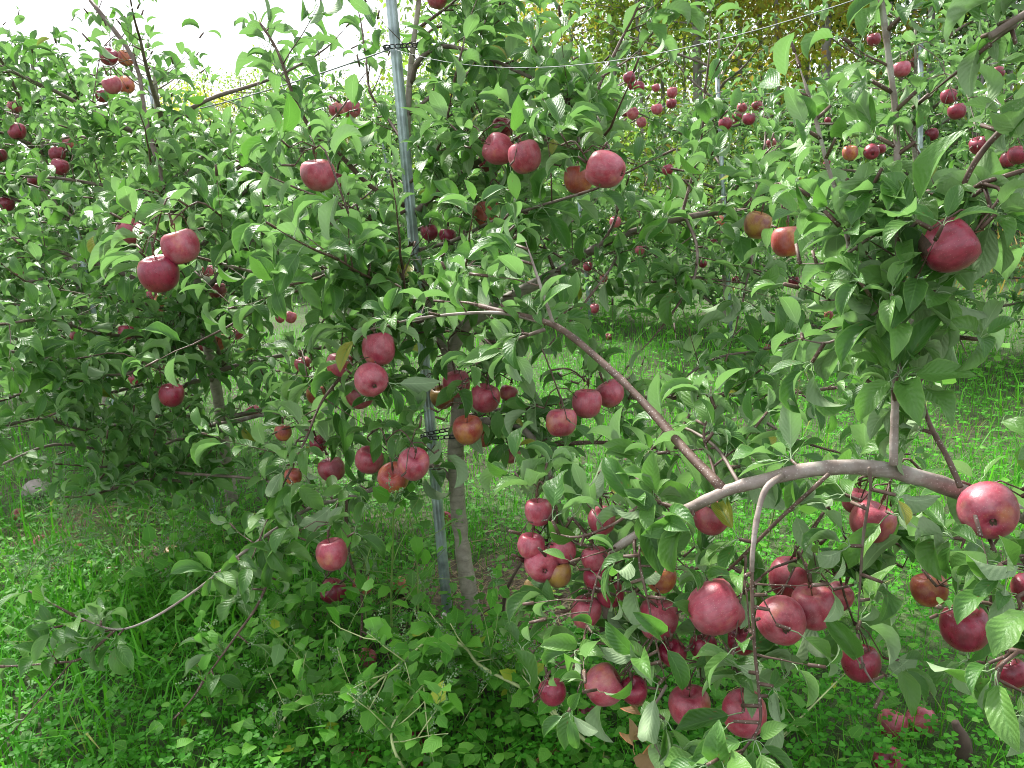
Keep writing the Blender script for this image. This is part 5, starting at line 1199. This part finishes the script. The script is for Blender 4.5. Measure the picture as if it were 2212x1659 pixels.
woods = [
 (1510, 21, 15, 17, Wy, 'golden leafed tree with a pale trunk right of centre'), (1600, 22, 14, 9, Wy, 'yellowing tree between the pale trunk and the high wire'), (1690, 20, 14, 8, Wy, 'yellow-orange tree where the wire leaves the top of the picture'),
 (1786, 19, 15, 17, Wr, 'tree with a thick dark trunk and rusty leaves left of the tall shoot'), (1900, 20, 14, 11, Wr, 'rust tinged tree behind the tall upright shoot'), (2010, 18, 13, 12, Wb, 'dark green tree right of the tall upright shoot'),
 (2110, 17, 13, 16, Wb, 'dark evergreen-looking tree near the right edge'), (2230, 16, 13, 14, Wb, 'dark tree at the right edge'), (1440, 23, 15, 8, Wg, 'slim green tree with golden tips behind the pole'), (1395, 21, 14, 7, Wg, 'slim tree with a bare grey trunk'),
 (1340, 22, 15, 9, Wg, 'slender pale trunked tree right of the large pink apple'), (1300, 24, 14, 6, Wg, 'thin green tree behind the right crown'), (1250, 23, 14, 8, Wr, 'thin brownish tree left of the slender pale one'), (1190, 25, 14, 7, Wr, 'bare brownish tree against the sky'),
 (1130, 26, 14, 7, Wr, 'open twiggy tree against the sky, nearest the trunk tip'), (1070, 27, 12, 6, Wg, 'small open tree behind the trunk of the middle tree'), (1480, 25, 15, 7, Wg, 'tall thin tree behind the bluish pole'), (1560, 26, 15, 8, Wg, 'green tree deep behind the golden ones'),
 (1650, 26, 16, 9, Wg, 'green tree deep behind the high wire'), (1740, 25, 16, 9, Wy, 'gold-green tree deep behind the rusty one'), (1850, 25, 16, 9, Wg, 'green tree deep behind the tall shoot'), (1960, 24, 16, 9, Wg, 'green tree deep behind the upper right leaves'), (2080, 22, 15, 9, Wg, 'green tree deep in the right corner woods'), (2180, 22, 15, 9, Wb, 'shaded tree deep at the right edge'),
]
for (a, dd, h, w_, kd, lb) in woods:
    opn = a < 1320
    wood_tree(a, dd, h, w_, kd, lb, (1.5, 3.5) if opn else (2.3, 2.2), 2000 if opn else 6000, rng.normal(0, .015))
for (a, dd, h, lb, kd) in ((960, 34, 5.6, 'low green tree on the skyline right of the pole', Wg), (760, 38, 5.6, 'hazy tree on the skyline left of the pole', Wg), (640, 40, 6.0, 'hazy round tree on the skyline at the left', Wg), (540, 40, 6.4, 'tallest hazy tree on the left skyline', Wg), (440, 42, 5.6, 'hazy tree with a hint of yellow, behind the wire', Wy), (330, 42, 4.6, 'hazy low tree behind the left pole', Wg), (210, 40, 4.2, 'low tree behind the bunch of four apples', Wg), (860, 36, 4.8, 'small tree at the skyline gap', Wg), (1040, 33, 6.4, 'green tree behind the upper trunk', Wg)):
    wood_tree(a, dd, h, 8, kd, lb, (2.6, .8), 5000, cz=.6)
# the depth of the wood, one mass of leaves behind the trees one can tell apart
k = 64000; a = rng.uniform(-.12, .85, k); dist = rng.uniform(27, 36, k); zz = rng.random(k) ** 1.5 * 13
cl_ = np.stack([np.floor(a * 40), np.floor(zz / 1.4), np.floor(dist / 3)], 1) @ np.array([12.9898, 78.233, 37.7]); h_ = np.abs(np.sin(cl_) * 43758.5453) % 1
dens = np.where(a > .16, .9, .42) * np.where(zz < 3.2, 1.3, np.where(h_ > .35, 1, .25)); kp = rng.random(k) < dens; a, dist, zz = a[kp], dist[kp], zz[kp]; k = len(a)
link('woods', scatter_mesh('woods', CL, np.stack([np.sin(a) * dist, np.cos(a) * dist, zz], 1), rng.normal(size=(k, 3)), rng.normal(size=(k, 3)) * .6 + [0, -.3, 1], rng.uniform(.16, .34, k), 'wood_leaf_green'), None, kind='stuff')
# undergrowth along the wood edge
for i in range(15):
    a = 1000 + i * 85; dist = rng.uniform(15.5, 18) if a > 1400 else rng.uniform(19, 23); r = ray(a, 330); r = r / math.hypot(r[0], r[1]); b = np.array([r[0] * dist, r[1] * dist, 0])
    hgt = rng.uniform(1.4, 2.3); k = 2000
    sh = empty('shrub', b, ('dark' if a > 1900 else 'green') + ' shrub in the undergrowth along the wood edge, number %s from the middle' % ('first second third fourth fifth sixth seventh eighth ninth tenth eleventh twelfth thirteenth fourteenth fifteenth'.split()[i]), 'shrub', 'shrubs along the wood edge')
    tb = Tubes()
    for j in range(5): tb.add(np.array([b, b + [rng.normal(0, .3), rng.normal(0, .3), hgt * .5], b + [rng.normal(0, .7), rng.normal(0, .7), hgt]]), [.02, .015, .006], 5)
    link('stems', tb.mesh('stems', 'bark_wood', b), sh)
    cl = b + np.stack([rng.normal(0, .8, 40), rng.normal(0, .5, 40), rng.uniform(.2, hgt, 40)], 1); q = cl[rng.integers(0, 40, k)] + rng.normal(0, .2, (k, 3)); q = q[q[:, 2] > .05]; k = len(q)
    link('foliage', scatter_mesh('foliage', CL, q, rng.normal(size=(k, 3)), rng.normal(size=(k, 3)) * .6 + [0, 0, 1], rng.uniform(.07, .13, k), Wb if (a > 1800 or i % 3 == 0) else Wg, b), sh, kind='stuff')
tris = sum(len(p.vertices) - 2 for me in {o.data for o in SC.objects if o.type == 'MESH'} for p in me.polygons) if False else sum(len(o.data.loops) - 2 * len(o.data.polygons) for o in {o.data.name: o for o in SC.objects if o.type == 'MESH'}.values())
print('TRIS', tris, 'OBJECTS', len(SC.objects))
_bd = {}
for o in {o.data.name: o for o in SC.objects if o.type == 'MESH'}.values():
    nm_ = o.name.split('.')[0]; _bd[nm_] = _bd.get(nm_, 0) + len(o.data.loops) - 2 * len(o.data.polygons)
print('TRISBY', sorted(_bd.items(), key=lambda x: -x[1])[:16])
